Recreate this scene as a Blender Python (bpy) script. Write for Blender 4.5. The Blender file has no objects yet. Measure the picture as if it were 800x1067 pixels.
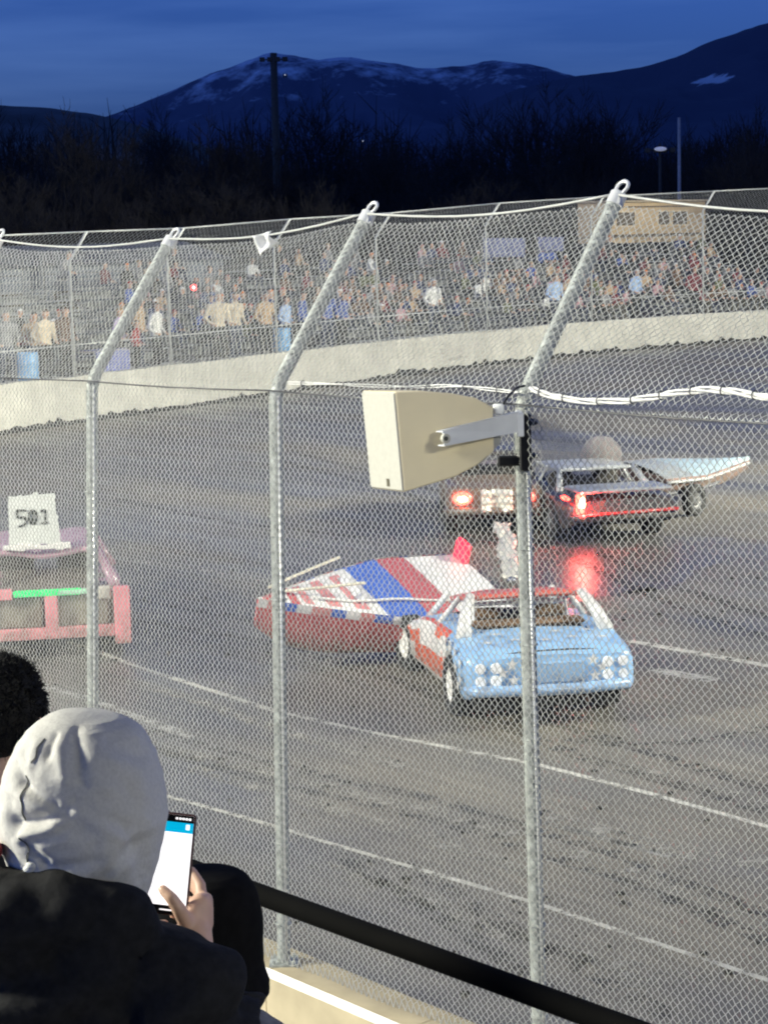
import bpy, math, random
from mathutils import Vector, Matrix, noise
random.seed(7)
S = bpy.context.scene
COL = S.collection
R = math.radians
# ------------------------------------------------------------------ camera
F, CX, CY, HC = 2200.0, 400.0, 533.5, 5.0
PITCH = math.atan((533.5 - 240) / F); ROLL = R(-1.3)
CAM = Vector((0, 0, HC))
FW = Vector((0, math.cos(PITCH), -math.sin(PITCH)))
R0 = Vector((1, 0, 0)); U0 = Vector((0, math.sin(PITCH), math.cos(PITCH)))
RT = R0 * math.cos(ROLL) + U0 * math.sin(ROLL)
UP = U0 * math.cos(ROLL) - R0 * math.sin(ROLL)
cd = bpy.data.cameras.new('camera'); cam = bpy.data.objects.new('camera', cd); COL.objects.link(cam)
cd.sensor_fit = 'VERTICAL'; cd.sensor_height = 24; cd.lens = 24 * F / 1067.0
cd.clip_start = 0.05; cd.clip_end = 20000
m = Matrix((RT, UP, -FW)).transposed().to_4x4(); m.translation = CAM
cam.matrix_world = m
S.camera = cam
def ray(u, v): return FW + RT * ((u - CX) / F) + UP * ((CY - v) / F)
def P(u, v, Y):
    d = ray(u, v); return CAM + d * (Y / d.y)
def G(u, v, z=0.0):
    d = ray(u, v); return CAM + d * ((z - HC) / d.z)
# ------------------------------------------------------------------ world (dusk sky with thin cloud)
w = bpy.data.worlds.new('World'); S.world = w; w.use_nodes = True
nt = w.node_tree; N = nt.nodes; L = nt.links; N.clear()
out = N.new('ShaderNodeOutputWorld'); bg = N.new('ShaderNodeBackground')
sky = N.new('ShaderNodeTexSky'); sky.sky_type = 'NISHITA'; sky.sun_disc = False
sky.sun_elevation = R(1.5); sky.sun_rotation = R(-120); sky.air_density = 1.2; sky.ozone_density = 4.0
tc = N.new('ShaderNodeTexCoord'); mp = N.new('ShaderNodeMapping'); mp.inputs['Scale'].default_value = (1.6, 1.6, 15.0)
mp.inputs['Rotation'].default_value = (0, R(3), 0)
nz = N.new('ShaderNodeTexNoise'); nz.inputs['Scale'].default_value = 2.2; nz.inputs['Detail'].default_value = 6
rp = N.new('ShaderNodeValToRGB'); rp.color_ramp.elements[0].position = .38; rp.color_ramp.elements[1].position = .72
rp.color_ramp.elements[0].color = (.72, .78, .84, 1); rp.color_ramp.elements[1].color = (1.7, 1.42, 1.2, 1)
tint = N.new('ShaderNodeMix'); tint.data_type = 'RGBA'; tint.blend_type = 'MULTIPLY'; tint.inputs[0].default_value = 1
tint.inputs[7].default_value = (0.30, 0.76, 2.6, 1)
mul = N.new('ShaderNodeMix'); mul.data_type = 'RGBA'; mul.blend_type = 'MULTIPLY'; mul.inputs[0].default_value = 1
L.new(tc.outputs['Generated'], mp.inputs[0]); L.new(mp.outputs[0], nz.inputs['Vector']); L.new(nz.outputs['Fac'], rp.inputs[0])
bw = N.new('ShaderNodeRGBToBW'); L.new(sky.outputs[0], bw.inputs[0])
cmb = N.new('ShaderNodeMix'); cmb.data_type = 'RGBA'; cmb.inputs[0].default_value = .8; L.new(sky.outputs[0], cmb.inputs[6]); L.new(bw.outputs[0], cmb.inputs[7])
L.new(cmb.outputs[2], tint.inputs[6]); L.new(tint.outputs[2], mul.inputs[6]); L.new(rp.outputs[0], mul.inputs[7])
L.new(mul.outputs[2], bg.inputs[0]); bg.inputs[1].default_value = 0.43
L.new(bg.outputs[0], out.inputs[0])
# ------------------------------------------------------------------ the track's floodlights (outside the frame, no poles built) and two added back fills
def flood(name, loc, aim, power, cone, col=(1, .93, .80), size=.6, blend=.35):
    l = bpy.data.lights.new(name, 'SPOT'); o = bpy.data.objects.new(name, l); COL.objects.link(o)
    l.energy = power; l.color = col; l.shadow_soft_size = size; l.spot_size = R(cone); l.spot_blend = blend
    o.location = loc; o.rotation_euler = (Vector(aim) - Vector(loc)).to_track_quat('-Z', 'Y').to_euler()
MH = (1, .985, .80)
flood('floodlight_key', (-27, 9, 15), (3, 18, 1.5), 68000, 125, MH, 2.2)
flood('fill_light_back_left', (-20, -9, 16), (3, 24, 0), 14000, 110, MH, 2.5)  # fill added from behind to light the car tails
flood('fill_light_back_right', (22, -16, 18), (2, 22, 0), 18000, 120, MH, 3)  # neutral fill added against the blue ambient
flood('floodlight_turn', (46, 30, 17), (-2, 66, 1), 250000, 66, MH, 2.5)
flood('floodlight_infield', (34, 20, 17), (0, 30, 0), 90000, 56, MH, 3.5, .6)
S.view_settings.view_transform = 'Standard'; S.view_settings.look = 'None'
S.view_settings.exposure = 0.0; S.view_settings.gamma = 1.0
S.render.engine = 'CYCLES'
S.cycles.use_denoising = True; S.cycles.filter_width = 2.1
S.cycles.max_bounces = 5; S.cycles.transparent_max_bounces = 12; S.cycles.volume_bounces = 0
# ------------------------------------------------------------------ materials
MATS = {}
def mat(name, col, rough=.6, metal=0.0, var=.2, scale=6.0, bump=0.0, emit=0.0, ecol=None, spec=.5, stretch=(1, 1, 1), col2=None, detail=5, alpha=1.0):
    if name in MATS: return MATS[name]
    m_ = bpy.data.materials.new(name); m_.use_nodes = True; t = m_.node_tree; b = t.nodes['Principled BSDF']
    b.inputs['Roughness'].default_value = rough; b.inputs['Metallic'].default_value = metal
    b.inputs['Specular IOR Level'].default_value = spec; b.inputs['Alpha'].default_value = alpha
    c = t.nodes.new('ShaderNodeTexCoord'); mpn = t.nodes.new('ShaderNodeMapping'); mpn.inputs['Scale'].default_value = stretch
    n = t.nodes.new('ShaderNodeTexNoise'); n.inputs['Scale'].default_value = scale; n.inputs['Detail'].default_value = detail
    t.links.new(c.outputs['Object'], mpn.inputs[0]); t.links.new(mpn.outputs[0], n.inputs['Vector'])
    r = t.nodes.new('ShaderNodeValToRGB'); r.color_ramp.elements[0].position = .32; r.color_ramp.elements[1].position = .68
    a = col2 if col2 else tuple(x * (1 - var) for x in col)
    e = col if col2 else tuple(min(1, x * (1 + var)) for x in col)
    r.color_ramp.elements[0].color = (*a, 1); r.color_ramp.elements[1].color = (*e, 1)
    t.links.new(n.outputs['Fac'], r.inputs[0]); t.links.new(r.outputs[0], b.inputs['Base Color'])
    if bump:
        bp = t.nodes.new('ShaderNodeBump'); bp.inputs['Strength'].default_value = min(1, bump); bp.inputs['Distance'].default_value = .02
        t.links.new(n.outputs['Fac'], bp.inputs['Height']); t.links.new(bp.outputs[0], b.inputs['Normal'])
    if emit:
        b.inputs['Emission Color'].default_value = (*(ecol or col), 1); b.inputs['Emission Strength'].default_value = emit
    MATS[name] = m_; return m_
# ------------------------------------------------------------------ mesh builder
class MB:
    def __init__(s): s.v = []; s.f = []; s.m = []; s.xf = None
    def add(s, vs, fs, mi=0):
        o = len(s.v)
        s.v += [s.xf @ Vector(p) if s.xf else Vector(p) for p in vs]
        s.f += [tuple(i + o for i in f) for f in fs]; s.m += [mi] * len(fs)
    def quad(s, a, b, c, d, mi=0): s.add([a, b, c, d], [(0, 1, 2, 3)], mi)
    def box(s, c, d, mi=0, rot=None, bev=0.0):
        c = Vector(c); hx, hy, hz = d[0] / 2, d[1] / 2, d[2] / 2
        if bev <= 0:
            vs = [Vector((x, y, z)) for x in (-hx, hx) for y in (-hy, hy) for z in (-hz, hz)]
            fs = [(0, 1, 3, 2), (4, 6, 7, 5), (0, 4, 5, 1), (2, 3, 7, 6), (0, 2, 6, 4), (1, 5, 7, 3)]
        else:
            b = min(bev, hx * .9, hy * .9, hz * .9)
            vs, fs = [], []
            def ringxy(x, y, z): return [Vector(p) for p in ((-x + b, -y, z), (x - b, -y, z), (x, -y + b, z), (x, y - b, z), (x - b, y, z), (-x + b, y, z), (-x, y - b, z), (-x, -y + b, z))]
            def ring_in(z): return [Vector((p.x * (hx - b) / hx, p.y * (hy - b) / hy, z)) for p in ringxy(hx, hy, z)]
            rings = [ring_in(-hz), ringxy(hx, hy, -hz + b), ringxy(hx, hy, hz - b), ring_in(hz)]
            for r_ in rings: vs += r_
            for k in range(3):
                for i in range(8): fs.append((k * 8 + i, k * 8 + (i + 1) % 8, k * 8 + 8 + (i + 1) % 8, k * 8 + 8 + i))
            fs.append(tuple(range(7, -1, -1))); fs.append(tuple(range(24, 32)))
        if rot: vs = [rot @ p for p in vs]
        s.add([p + c for p in vs], fs, mi)
    def tube(s, pts, rad, n=8, mi=0, cap=True, closed=False):
        pts = [Vector(p) for p in pts]; K = len(pts)
        rs = rad if isinstance(rad, (list, tuple)) else [rad] * K
        vs, fs = [], []; up = None
        for k in range(K):
            if closed: t = pts[(k + 1) % K] - pts[k - 1]
            else: t = pts[min(k + 1, K - 1)] - pts[max(k - 1, 0)]
            if t.length < 1e-9: t = Vector((0, 0, 1))
            t.normalize()
            if up is None: up = Vector((0, 0, 1)) if abs(t.z) < .9 else Vector((1, 0, 0))
            x = t.cross(up)
            if x.length < 1e-6: x = t.cross(Vector((0, 1, 0)))
            x.normalize(); y = x.cross(t).normalized(); up = y
            for i in range(n):
                a = 2 * math.pi * i / n; vs.append(pts[k] + (x * math.cos(a) + y * math.sin(a)) * rs[k])
        for k in range(K if closed else K - 1):
            k2 = (k + 1) % K
            for i in range(n): fs.append((k * n + i, k * n + (i + 1) % n, k2 * n + (i + 1) % n, k2 * n + i))
        if cap and not closed: fs.append(tuple(range(n - 1, -1, -1))); fs.append(tuple((K - 1) * n + i for i in range(n)))
        s.add(vs, fs, mi)
    def ell(s, c, r, mi=0, nu=16, nv=10, rot=None):
        c = Vector(c); r = r if isinstance(r, (tuple, list)) else (r, r, r); vs = [Vector((0, 0, -r[2]))]; fs = []
        for j in range(1, nv):
            t = -math.pi / 2 + math.pi * j / nv
            for i in range(nu):
                a = 2 * math.pi * i / nu; vs.append(Vector((r[0] * math.cos(t) * math.cos(a), r[1] * math.cos(t) * math.sin(a), r[2] * math.sin(t))))
        vs.append(Vector((0, 0, r[2])))
        for i in range(nu): fs.append((0, 1 + (i + 1) % nu, 1 + i))
        for j in range(nv - 2):
            for i in range(nu):
                a = 1 + j * nu + i; b = 1 + j * nu + (i + 1) % nu; fs.append((a, b, b + nu, a + nu))
        o = 1 + (nv - 2) * nu
        for i in range(nu): fs.append((o + i, o + (i + 1) % nu, len(vs) - 1))
        if rot: vs = [rot @ p for p in vs]
        s.add([p + c for p in vs], fs, mi)
    def capsule(s, a, b, ra, rb, mi=0, n=12):
        a = Vector(a); b = Vector(b); s.ell(a, ra, mi, n, 8); s.ell(b, rb, mi, n, 8); s.tube([a, b], [ra, rb], n, mi)
    def cyl(s, c, axis, r, h, n=24, mi=0, r2=None):
        c = Vector(c); ax = Vector(axis).normalized(); s.tube([c - ax * h / 2, c + ax * h / 2], [r, r2 if r2 is not None else r], n, mi)
    def grid(s, fn, nu, nv, mi=0, mfn=None, closed=False):
        vs = []; fs = []; ms = []
        for j in range(nv + 1):
            for i in range(nu if closed else nu + 1): vs.append(fn(i / nu, j / nv))
        W = nu if closed else nu + 1
        o = len(s.v); s.v += [s.xf @ Vector(p) if s.xf else Vector(p) for p in vs]
        for j in range(nv):
            for i in range(nu):
                i2 = (i + 1) % W
                s.f.append((o + j * W + i, o + j * W + i2, o + (j + 1) * W + i2, o + (j + 1) * W + i))
                s.m.append(mfn((i + .5) / nu, (j + .5) / nv) if mfn else mi)
    def mesh(s, name, mats, origin=(0, 0, 0), smooth=True):
        o = Vector(origin); me = bpy.data.meshes.new(name)
        me.from_pydata([tuple(p - o) for p in s.v], [], s.f)
        for q in (mats if isinstance(mats, (list, tuple)) else [mats]): me.materials.append(q)
        me.polygons.foreach_set('material_index', s.m)
        if smooth: me.polygons.foreach_set('use_smooth', [True] * len(s.f))
        me.update(); return me
    def build(s, name, mats, parent=None, origin=(0, 0, 0), smooth=False):
        o = bpy.data.objects.new(name, s.mesh(name, mats, origin, smooth)); COL.objects.link(o)
        if parent: o.parent = parent
        else: o.location = origin
        return o
def autosmooth(o, ang=40):
    me = o.data; me.polygons.foreach_set('use_smooth', [True] * len(me.polygons))
    import bmesh
    b = bmesh.new(); b.from_mesh(me); bmesh.ops.recalc_face_normals(b, faces=b.faces)
    for e in b.edges: e.smooth = not (len(e.link_faces) != 2 or e.calc_face_angle(0) > R(ang))
    b.to_mesh(me); b.free(); return o
def tag(o, label, cat, group=None):
    o['label'] = label; o['category'] = cat
    if group: o['group'] = group
    return o
def struct(o, kind='structure'): o['kind'] = kind; return o
def empty(name, loc=(0, 0, 0), rz=0.0):
    o = bpy.data.objects.new(name, None); COL.objects.link(o); o.location = loc; o.rotation_euler = (0, 0, rz); return o
def remesh(o, vox, smooth_it=4, fac=.5):
    md = o.modifiers.new('r', 'REMESH'); md.mode = 'VOXEL'; md.voxel_size = vox
    sm = o.modifiers.new('s', 'SMOOTH'); sm.iterations = smooth_it; sm.factor = fac
    bpy.context.view_layer.update()
    dg = bpy.context.evaluated_depsgraph_get(); me = bpy.data.meshes.new_from_object(o.evaluated_get(dg))
    mats = [x for x in o.data.materials]; o.modifiers.clear(); o.data = me
    me.materials.clear()
    for q in mats: me.materials.append(q)
    me.polygons.foreach_set('use_smooth', [True] * len(me.polygons)); me.polygons.foreach_set('material_index', [0] * len(me.polygons))
    return o
def displace(o, fn):
    me = o.data; nn = [v.normal.copy() for v in me.vertices]
    for v, q in zip(me.vertices, nn): v.co = v.co + q * fn(v.co)
    me.update()
def lerp(a, b, t): return a + (b - a) * t
def interp(tab, x):
    if x <= tab[0][0]: return tab[0][1]
    for (x0, y0), (x1, y1) in zip(tab, tab[1:]):
        if x <= x1: return y0 + (y1 - y0) * (x - x0) / (x1 - x0)
    return tab[-1][1]
# ================================================================== THE SETTING
# track direction follows the near fence
TD = Vector((.634, -.773, 0)); TN = Vector((.773, .634, 0))
def track_mat():
    m_ = bpy.data.materials.new('wet dirty asphalt'); m_.use_nodes = True; t = m_.node_tree; b = t.nodes['Principled BSDF']; n = t.nodes; l = t.links
    c = n.new('ShaderNodeTexCoord')
    def noi(scale, st, det=5, rot=50.6, rough=.6):
        a = n.new('ShaderNodeMapping'); a.vector_type = 'POINT'; a.inputs['Rotation'].default_value = (0, 0, R(rot)); a.inputs['Scale'].default_value = (1, 1, 1)
        a2 = n.new('ShaderNodeMapping'); a2.inputs['Scale'].default_value = st
        q = n.new('ShaderNodeTexNoise'); q.inputs['Scale'].default_value = scale; q.inputs['Detail'].default_value = det; q.inputs['Roughness'].default_value = rough
        l.new(c.outputs['Object'], a.inputs[0]); l.new(a.outputs[0], a2.inputs[0]); l.new(a2.outputs[0], q.inputs['Vector']); return q.outputs['Fac']
    def ramp(x, p0, c0, p1, c1):
        r = n.new('ShaderNodeValToRGB'); e = r.color_ramp.elements; e[0].position = p0; e[1].position = p1; e[0].color = (*c0, 1); e[1].color = (*c1, 1); l.new(x, r.inputs[0]); return r.outputs[0]
    def mix(f, a, b_, bt='MIX'):
        q = n.new('ShaderNodeMix'); q.data_type = 'RGBA'; q.blend_type = bt
        if isinstance(f, float): q.inputs[0].default_value = f
        else: l.new(f, q.inputs[0])
        l.new(a, q.inputs[6]); l.new(b_, q.inputs[7]); return q.outputs[2]
    K = lambda x: (x, x, x)
    streak = noi(1.0, (.10, 1.5, 1)); fine = noi(3.0, (.25, 3.0, 1), 6); grit = noi(55, (1, 1, 1), 3); patch = noi(.22, (.5, 1, 1), 3)
    base = ramp(streak, .3, (.062, .060, .057), .7, (.145, .140, .130))
    dirt = ramp(fine, .3, (.118, .103, .080), .75, (.245, .217, .172))
    dm = ramp(patch, .44, K(0.05), .62, K(.85))
    col = mix(dm, base, dirt)
    scf = ramp(noi(1.3, (.16, 3.4, 1), 8, 50.6, .7), .62, K(0), .76, K(.55))
    white = n.new('ShaderNodeRGB'); white.outputs[0].default_value = (.36, .36, .37, 1)
    col = mix(scf, col, white.outputs[0])
    g = ramp(grit, .3, K(.72), .7, K(1.28)); col = mix(1.0, col, g, 'MULTIPLY')
    l.new(col, b.inputs['Base Color'])
    ro = ramp(noi(.5, (.3, 1, 1), 5), .38, K(.30), .68, K(.55)); rd = n.new('ShaderNodeRGB'); rd.outputs[0].default_value = (.72, .72, .72, 1); l.new(mix(dm, ro, rd.outputs[0]), b.inputs['Roughness'])
    bp = n.new('ShaderNodeBump'); bp.inputs['Strength'].default_value = .17; bp.inputs['Distance'].default_value = .02; l.new(grit, bp.inputs['Height']); l.new(bp.outputs[0], b.inputs['Normal'])
    b.inputs['Specular IOR Level'].default_value = .5
    return m_
soil = mat('dark soil', (.03, .027, .022), .95, var=.4, scale=.05)
asphalt = track_mat()
g = MB(); g.grid(lambda a, b: Vector((lerp(-7000, 7000, a), lerp(-60, 9000, b), -.02)), 40, 40); struct(g.build('ground', soil))
# far retaining wall line, in photograph order
WV = [(-160, 481), (0, 452), (100, 437), (200, 423), (300, 408), (400, 394), (500, 381), (600, 370), (700, 361), (800, 353), (930, 345)]
WP = []
for u, v in WV:
    p = G(u, v); WP.append(Vector((p.x, p.y, 0)))
def wall_u(u):
    tabx = [(a[0], q.x) for a, q in zip(WV, WP)]; taby = [(a[0], q.y) for a, q in zip(WV, WP)]
    return Vector((interp(tabx, u), interp(taby, u), 0))
def wall_dir(u): return (wall_u(u + 40) - wall_u(u - 40)).normalized()
def wall_out(u):
    d = wall_dir(u); return Vector((-d.y, d.x, 0))
tr = MB()
poly = [Vector((-60, -8, 0)) - TN * 0 , Vector((6.0, -4, 0)), Vector((60, -20, 0)), Vector((95, 90, 0))] + [p for p in reversed(WP)] + [WP[0] + (WP[0] - WP[1]).normalized() * 30]
tr.add([Vector((p.x, p.y, 0)) for p in poly], [tuple(range(len(poly)))]); struct(tr.build('track', asphalt))
# painted lines on the track
def line(name, pts, wd, m_):
    q = [G(u, v) for u, v in pts]; b = MB(); sm = []
    for k in range(len(q) - 1):
        for i in range(6): sm.append(q[k].lerp(q[k + 1], i / 6))
    sm.append(q[-1]); vs = []; fs = []
    for k, p in enumerate(sm):
        t = (sm[min(k + 1, len(sm) - 1)] - sm[max(k - 1, 0)]).normalized(); nn = Vector((-t.y, t.x, 0))
        wv = wd * (1 + .25 * noise.noise(p * .8))
        vs += [p + nn * wv / 2 + Vector((0, 0, .004)), p - nn * wv / 2 + Vector((0, 0, .004))]
    for k in range(len(sm) - 1): fs.append((2 * k, 2 * k + 1, 2 * k + 3, 2 * k + 2))
    b.add(vs, fs); return struct(b.build(name, m_))
def worn(name, col, thr):
    m_ = mat(name, col, .7, var=.15, scale=9); t = m_.node_tree; b = t.nodes['Principled BSDF']
    n = t.nodes.new('ShaderNodeTexNoise'); n.inputs['Scale'].default_value = 5; n.inputs['Detail'].default_value = 8; n.inputs['Roughness'].default_value = .75
    c = t.nodes.new('ShaderNodeTexCoord'); r = t.nodes.new('ShaderNodeValToRGB'); r.color_ramp.elements[0].position = thr - .08; r.color_ramp.elements[1].position = thr + .08
    t.links.new(c.outputs['Object'], n.inputs['Vector']); t.links.new(n.outputs['Fac'], r.inputs[0]); t.links.new(r.outputs[0], b.inputs['Alpha']); return m_
pl = worn('worn line paint', (.52, .50, .45), .44); pf = worn('faded line paint', (.34, .33, .31), .48)
line('track_line', [(-60, 556), (105, 580), (200, 592), (290, 607), (420, 627)], .14, pf)
line('track_line', [(655, 668), (800, 694), (900, 712)], .15, pl)
line('track_line', [(-40, 640), (0, 650), (90, 675), (150, 697), (290, 742), (400, 766), (560, 797), (680, 828), (800, 862), (900, 892)], .085, pl)
line('track_line', [(60, 800), (175, 830), (290, 862), (330, 875), (560, 942), (800, 1022), (900, 1056)], .062, pl)
line('track_line', [(680, 698), (745, 709)], .28, pl)
line('track_line', [(285, 428), (365, 441)], .30, pf)
line('track_line', [(0, 700), (110, 735), (200, 768)], .14, pf)
line('track_line', [(568, 857), (625, 873), (700, 893)], .11, pf)
line('track_line', [(570, 896), (680, 930), (760, 952)], .06, pf)
# tyre marks and rubber crumbs
sk = worn('tyre rubber mark', (.07, .068, .066), .54)
for pts_, wd in (([(-20, 610), (120, 622), (300, 652), (430, 690), (600, 760), (820, 830)], .20), ([(-20, 625), (110, 640), (290, 672), (420, 712), (590, 784), (820, 852)], .20), ([(150, 760), (300, 800), (460, 835), (640, 890), (820, 962)], .17), ([(150, 778), (300, 820), (460, 856), (640, 914), (820, 990)], .17), ([(300, 470), (420, 500), (560, 548), (700, 610), (820, 650)], .22), ([(300, 482), (420, 514), (560, 565), (700, 630), (820, 672)], .22), ([(590, 770), (650, 778), (740, 772), (830, 750)], .18), ([(120, 520), (240, 545), (380, 560)], .2), ([(420, 900), (560, 985), (700, 1060)], .16), ([(350, 890), (480, 970), (600, 1050)], .16)):
    line('tyre_mark', pts_, wd, sk)
ms = worn('pale mud streak', (.25, .235, .21), .53)
for pts_, wd in (([(120, 770), (290, 806), (470, 850), (640, 905), (820, 975)], .30), ([(200, 800), (330, 838), (480, 885), (560, 915)], .22), ([(565, 852), (640, 872), (720, 890), (820, 905)], .3), ([(330, 900), (450, 940), (560, 985), (680, 1030)], .22), ([(120, 705), (200, 728), (300, 764), (420, 800)], .2), ([(570, 985), (650, 1005), (740, 1022)], .14), ([(650, 800), (730, 822), (820, 840)], .3), ([(310, 690), (400, 722), (470, 752)], .3), ([(100, 560), (220, 582), (280, 590)], .25)):
    line('mud_streak', pts_, wd, ms)
rn = random.Random(77); b = MB()
for i in range(260):
    p = G(rn.uniform(0, 800), rn.uniform(450, 1040)); r__ = rn.uniform(.006, .028); b.ell(p + Vector((0, 0, r__ * .5)), (r__ * rn.uniform(1, 2), r__, r__ * .6), 0, 6, 4, Matrix.Rotation(rn.uniform(0, 3.1), 3, 'Z'))
struct(b.build('rubble', mat('rubber crumbs', (.03, .028, .026), .9)), 'stuff')
# wet patch behind the cars
wm = mat('wet asphalt', (.085, .082, .080), .36, var=.3, scale=2, spec=.6); t = wm.node_tree; b_ = t.nodes['Principled BSDF']
wb = MB(); cw = [(545, 572), (560, 556), (640, 552), (730, 560), (745, 580), (715, 606), (650, 622), (570, 624), (535, 602)]; wpts = []
for k in range(len(cw)):
    for i in range(8):
        u0, v0 = cw[k]; u1, v1 = cw[(k + 1) % len(cw)]; u = u0 + (u1 - u0) * i / 8; v = v0 + (v1 - v0) * i / 8; p = G(u, v, .004); p += Vector((noise.noise(p * 1.1), noise.noise(p * 1.1 + Vector((7, 0, 0))), 0)) * .9; wpts.append(p)
wb.add(wpts, [tuple(range(len(wpts)))]); struct(wb.build('puddle', wm))
# ---- mountains and hills
def ridge(name, pts, Y, depth, m_, rough, seed, drop=0.0):
    top = [P(u, v, Y) for u, v in pts]; xs = [p.x for p in top]
    tab = [(p.x, p.z) for p in top]; b = MB()
    def fn(a, t):
        x = lerp(xs[0], xs[-1], a); z0 = interp(tab, x) * (1 + .014 * noise.fractal(Vector((x / 90, seed, 0)), 1.0, 2.0, 4))
        n1 = noise.fractal(Vector((x / rough, t * 3, seed)), 1.0, 2.0, 6)
        z = z0 * (1 - t) ** 1.25 + (n1 * .26 * z0 * min(1, t * 4 + .06)) * (1 - t)
        yy = Y - depth * t + noise.noise(Vector((x / rough * .8, t * 2, seed + 5))) * depth * .12 * t
        return Vector((x * (1 - .25 * t * 0), yy, max(z, -3)))
    b.grid(fn, 420, 60); o = b.build(name, m_, smooth=True); return struct(o)
def mtn_mat(name, rock, snow, lo, hi, thr):
    m_ = bpy.data.materials.new(name); m_.use_nodes = True; t = m_.node_tree; b = t.nodes['Principled BSDF']; n = t.nodes; l = t.links
    c = n.new('ShaderNodeTexCoord'); q = n.new('ShaderNodeTexNoise'); q.inputs['Scale'].default_value = .011; q.inputs['Detail'].default_value = 9; q.inputs['Roughness'].default_value = .68
    mpn = n.new('ShaderNodeMapping'); mpn.inputs['Scale'].default_value = (1.4, .5, .9); mpn.inputs['Rotation'].default_value = (0, R(25), 0)
    l.new(c.outputs['Object'], mpn.inputs[0]); l.new(mpn.outputs[0], q.inputs['Vector'])
    sx = n.new('ShaderNodeSeparateXYZ'); l.new(c.outputs['Object'], sx.inputs[0])
    mr = n.new('ShaderNodeMapRange'); mr.inputs['From Min'].default_value = lo; mr.inputs['From Max'].default_value = hi; mr.inputs['To Min'].default_value = -.25; mr.inputs['To Max'].default_value = .12; l.new(sx.outputs['Z'], mr.inputs['Value'])
    ad = n.new('ShaderNodeMath'); ad.operation = 'ADD'; l.new(q.outputs['Fac'], ad.inputs[0]); l.new(mr.outputs[0], ad.inputs[1])
    r = n.new('ShaderNodeValToRGB'); r.color_ramp.elements[0].position = thr; r.color_ramp.elements[1].position = thr + .2
    r.color_ramp.elements[0].color = (*rock, 1); r.color_ramp.elements[1].color = (*snow, 1)
    l.new(ad.outputs[0], r.inputs[0]); l.new(r.outputs[0], b.inputs['Base Color']); b.inputs['Roughness'].default_value = .95; b.inputs['Specular IOR Level'].default_value = .1
    return m_
far = mtn_mat('haze tinted snowy forest slope', (.075, .09, .15), (.55, .58, .68), 150, 330, .49)  # slope colour tinted blue to stand in for air haze
mid = mtn_mat('haze tinted dark forest slope', (.055, .065, .11), (.30, .31, .38), 300, 620, .70)  # blue haze put into this slope colour too
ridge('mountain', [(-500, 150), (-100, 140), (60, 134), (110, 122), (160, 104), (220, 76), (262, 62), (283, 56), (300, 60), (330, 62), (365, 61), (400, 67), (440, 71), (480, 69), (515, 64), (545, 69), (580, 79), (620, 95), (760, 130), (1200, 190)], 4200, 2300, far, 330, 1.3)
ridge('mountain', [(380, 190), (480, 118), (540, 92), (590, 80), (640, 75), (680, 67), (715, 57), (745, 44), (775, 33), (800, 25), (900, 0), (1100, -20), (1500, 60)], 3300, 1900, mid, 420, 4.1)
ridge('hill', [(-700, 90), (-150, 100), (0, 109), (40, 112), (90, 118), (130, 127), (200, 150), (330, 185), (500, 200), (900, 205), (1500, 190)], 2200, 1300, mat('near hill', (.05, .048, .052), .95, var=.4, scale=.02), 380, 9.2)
# a bright snow clearing on the right hand mountain
mo = [o for o in COL.objects if o.name.startswith('mountain')][1]; bpy.context.view_layer.update()
hit, hp, hn, hi = mo.ray_cast(CAM, ray(742, 84).normalized())
if hit:
    t = mid.node_tree; n = t.nodes; l = t.links; b_ = n['Principled BSDF']; c = n.new('ShaderNodeTexCoord'); dv = n.new('ShaderNodeVectorMath'); dv.operation = 'SUBTRACT'; dv.inputs[1].default_value = hp
    l.new(c.outputs['Object'], dv.inputs[0]); ms_ = n.new('ShaderNodeVectorMath'); ms_.operation = 'MULTIPLY'; ms_.inputs[1].default_value = (1 / 24, 1 / 90, 1 / 15); l.new(dv.outputs[0], ms_.inputs[0]); ln_ = n.new('ShaderNodeVectorMath'); ln_.operation = 'LENGTH'; l.new(ms_.outputs[0], ln_.inputs[0])
    q = n.new('ShaderNodeTexNoise'); q.inputs['Scale'].default_value = .05; q.inputs['Detail'].default_value = 6; l.new(c.outputs['Object'], q.inputs['Vector']); ad = n.new('ShaderNodeMath'); ad.operation = 'MULTIPLY_ADD'; ad.inputs[1].default_value = 1.9; l.new(q.outputs['Fac'], ad.inputs[0]); l.new(ln_.outputs['Value'], ad.inputs[2])
    dv2 = n.new('ShaderNodeMath'); dv2.operation = 'MULTIPLY'; dv2.inputs[1].default_value = .42; l.new(ad.outputs[0], dv2.inputs[0])
    r = n.new('ShaderNodeValToRGB'); r.color_ramp.elements[0].position = .70; r.color_ramp.elements[1].position = .84; r.color_ramp.elements[0].color = (1, 1, 1, 1); r.color_ramp.elements[1].color = (0, 0, 0, 1); l.new(dv2.outputs[0], r.inputs[0])
    mx = n.new('ShaderNodeMix'); mx.data_type = 'RGBA'; sr = b_.inputs['Base Color'].links[0].from_socket; l.new(r.outputs[0], mx.inputs[0]); l.new(sr, mx.inputs[6]); mx.inputs[7].default_value = (.5, .52, .58, 1); l.new(mx.outputs[2], b_.inputs['Base Color'])
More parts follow.
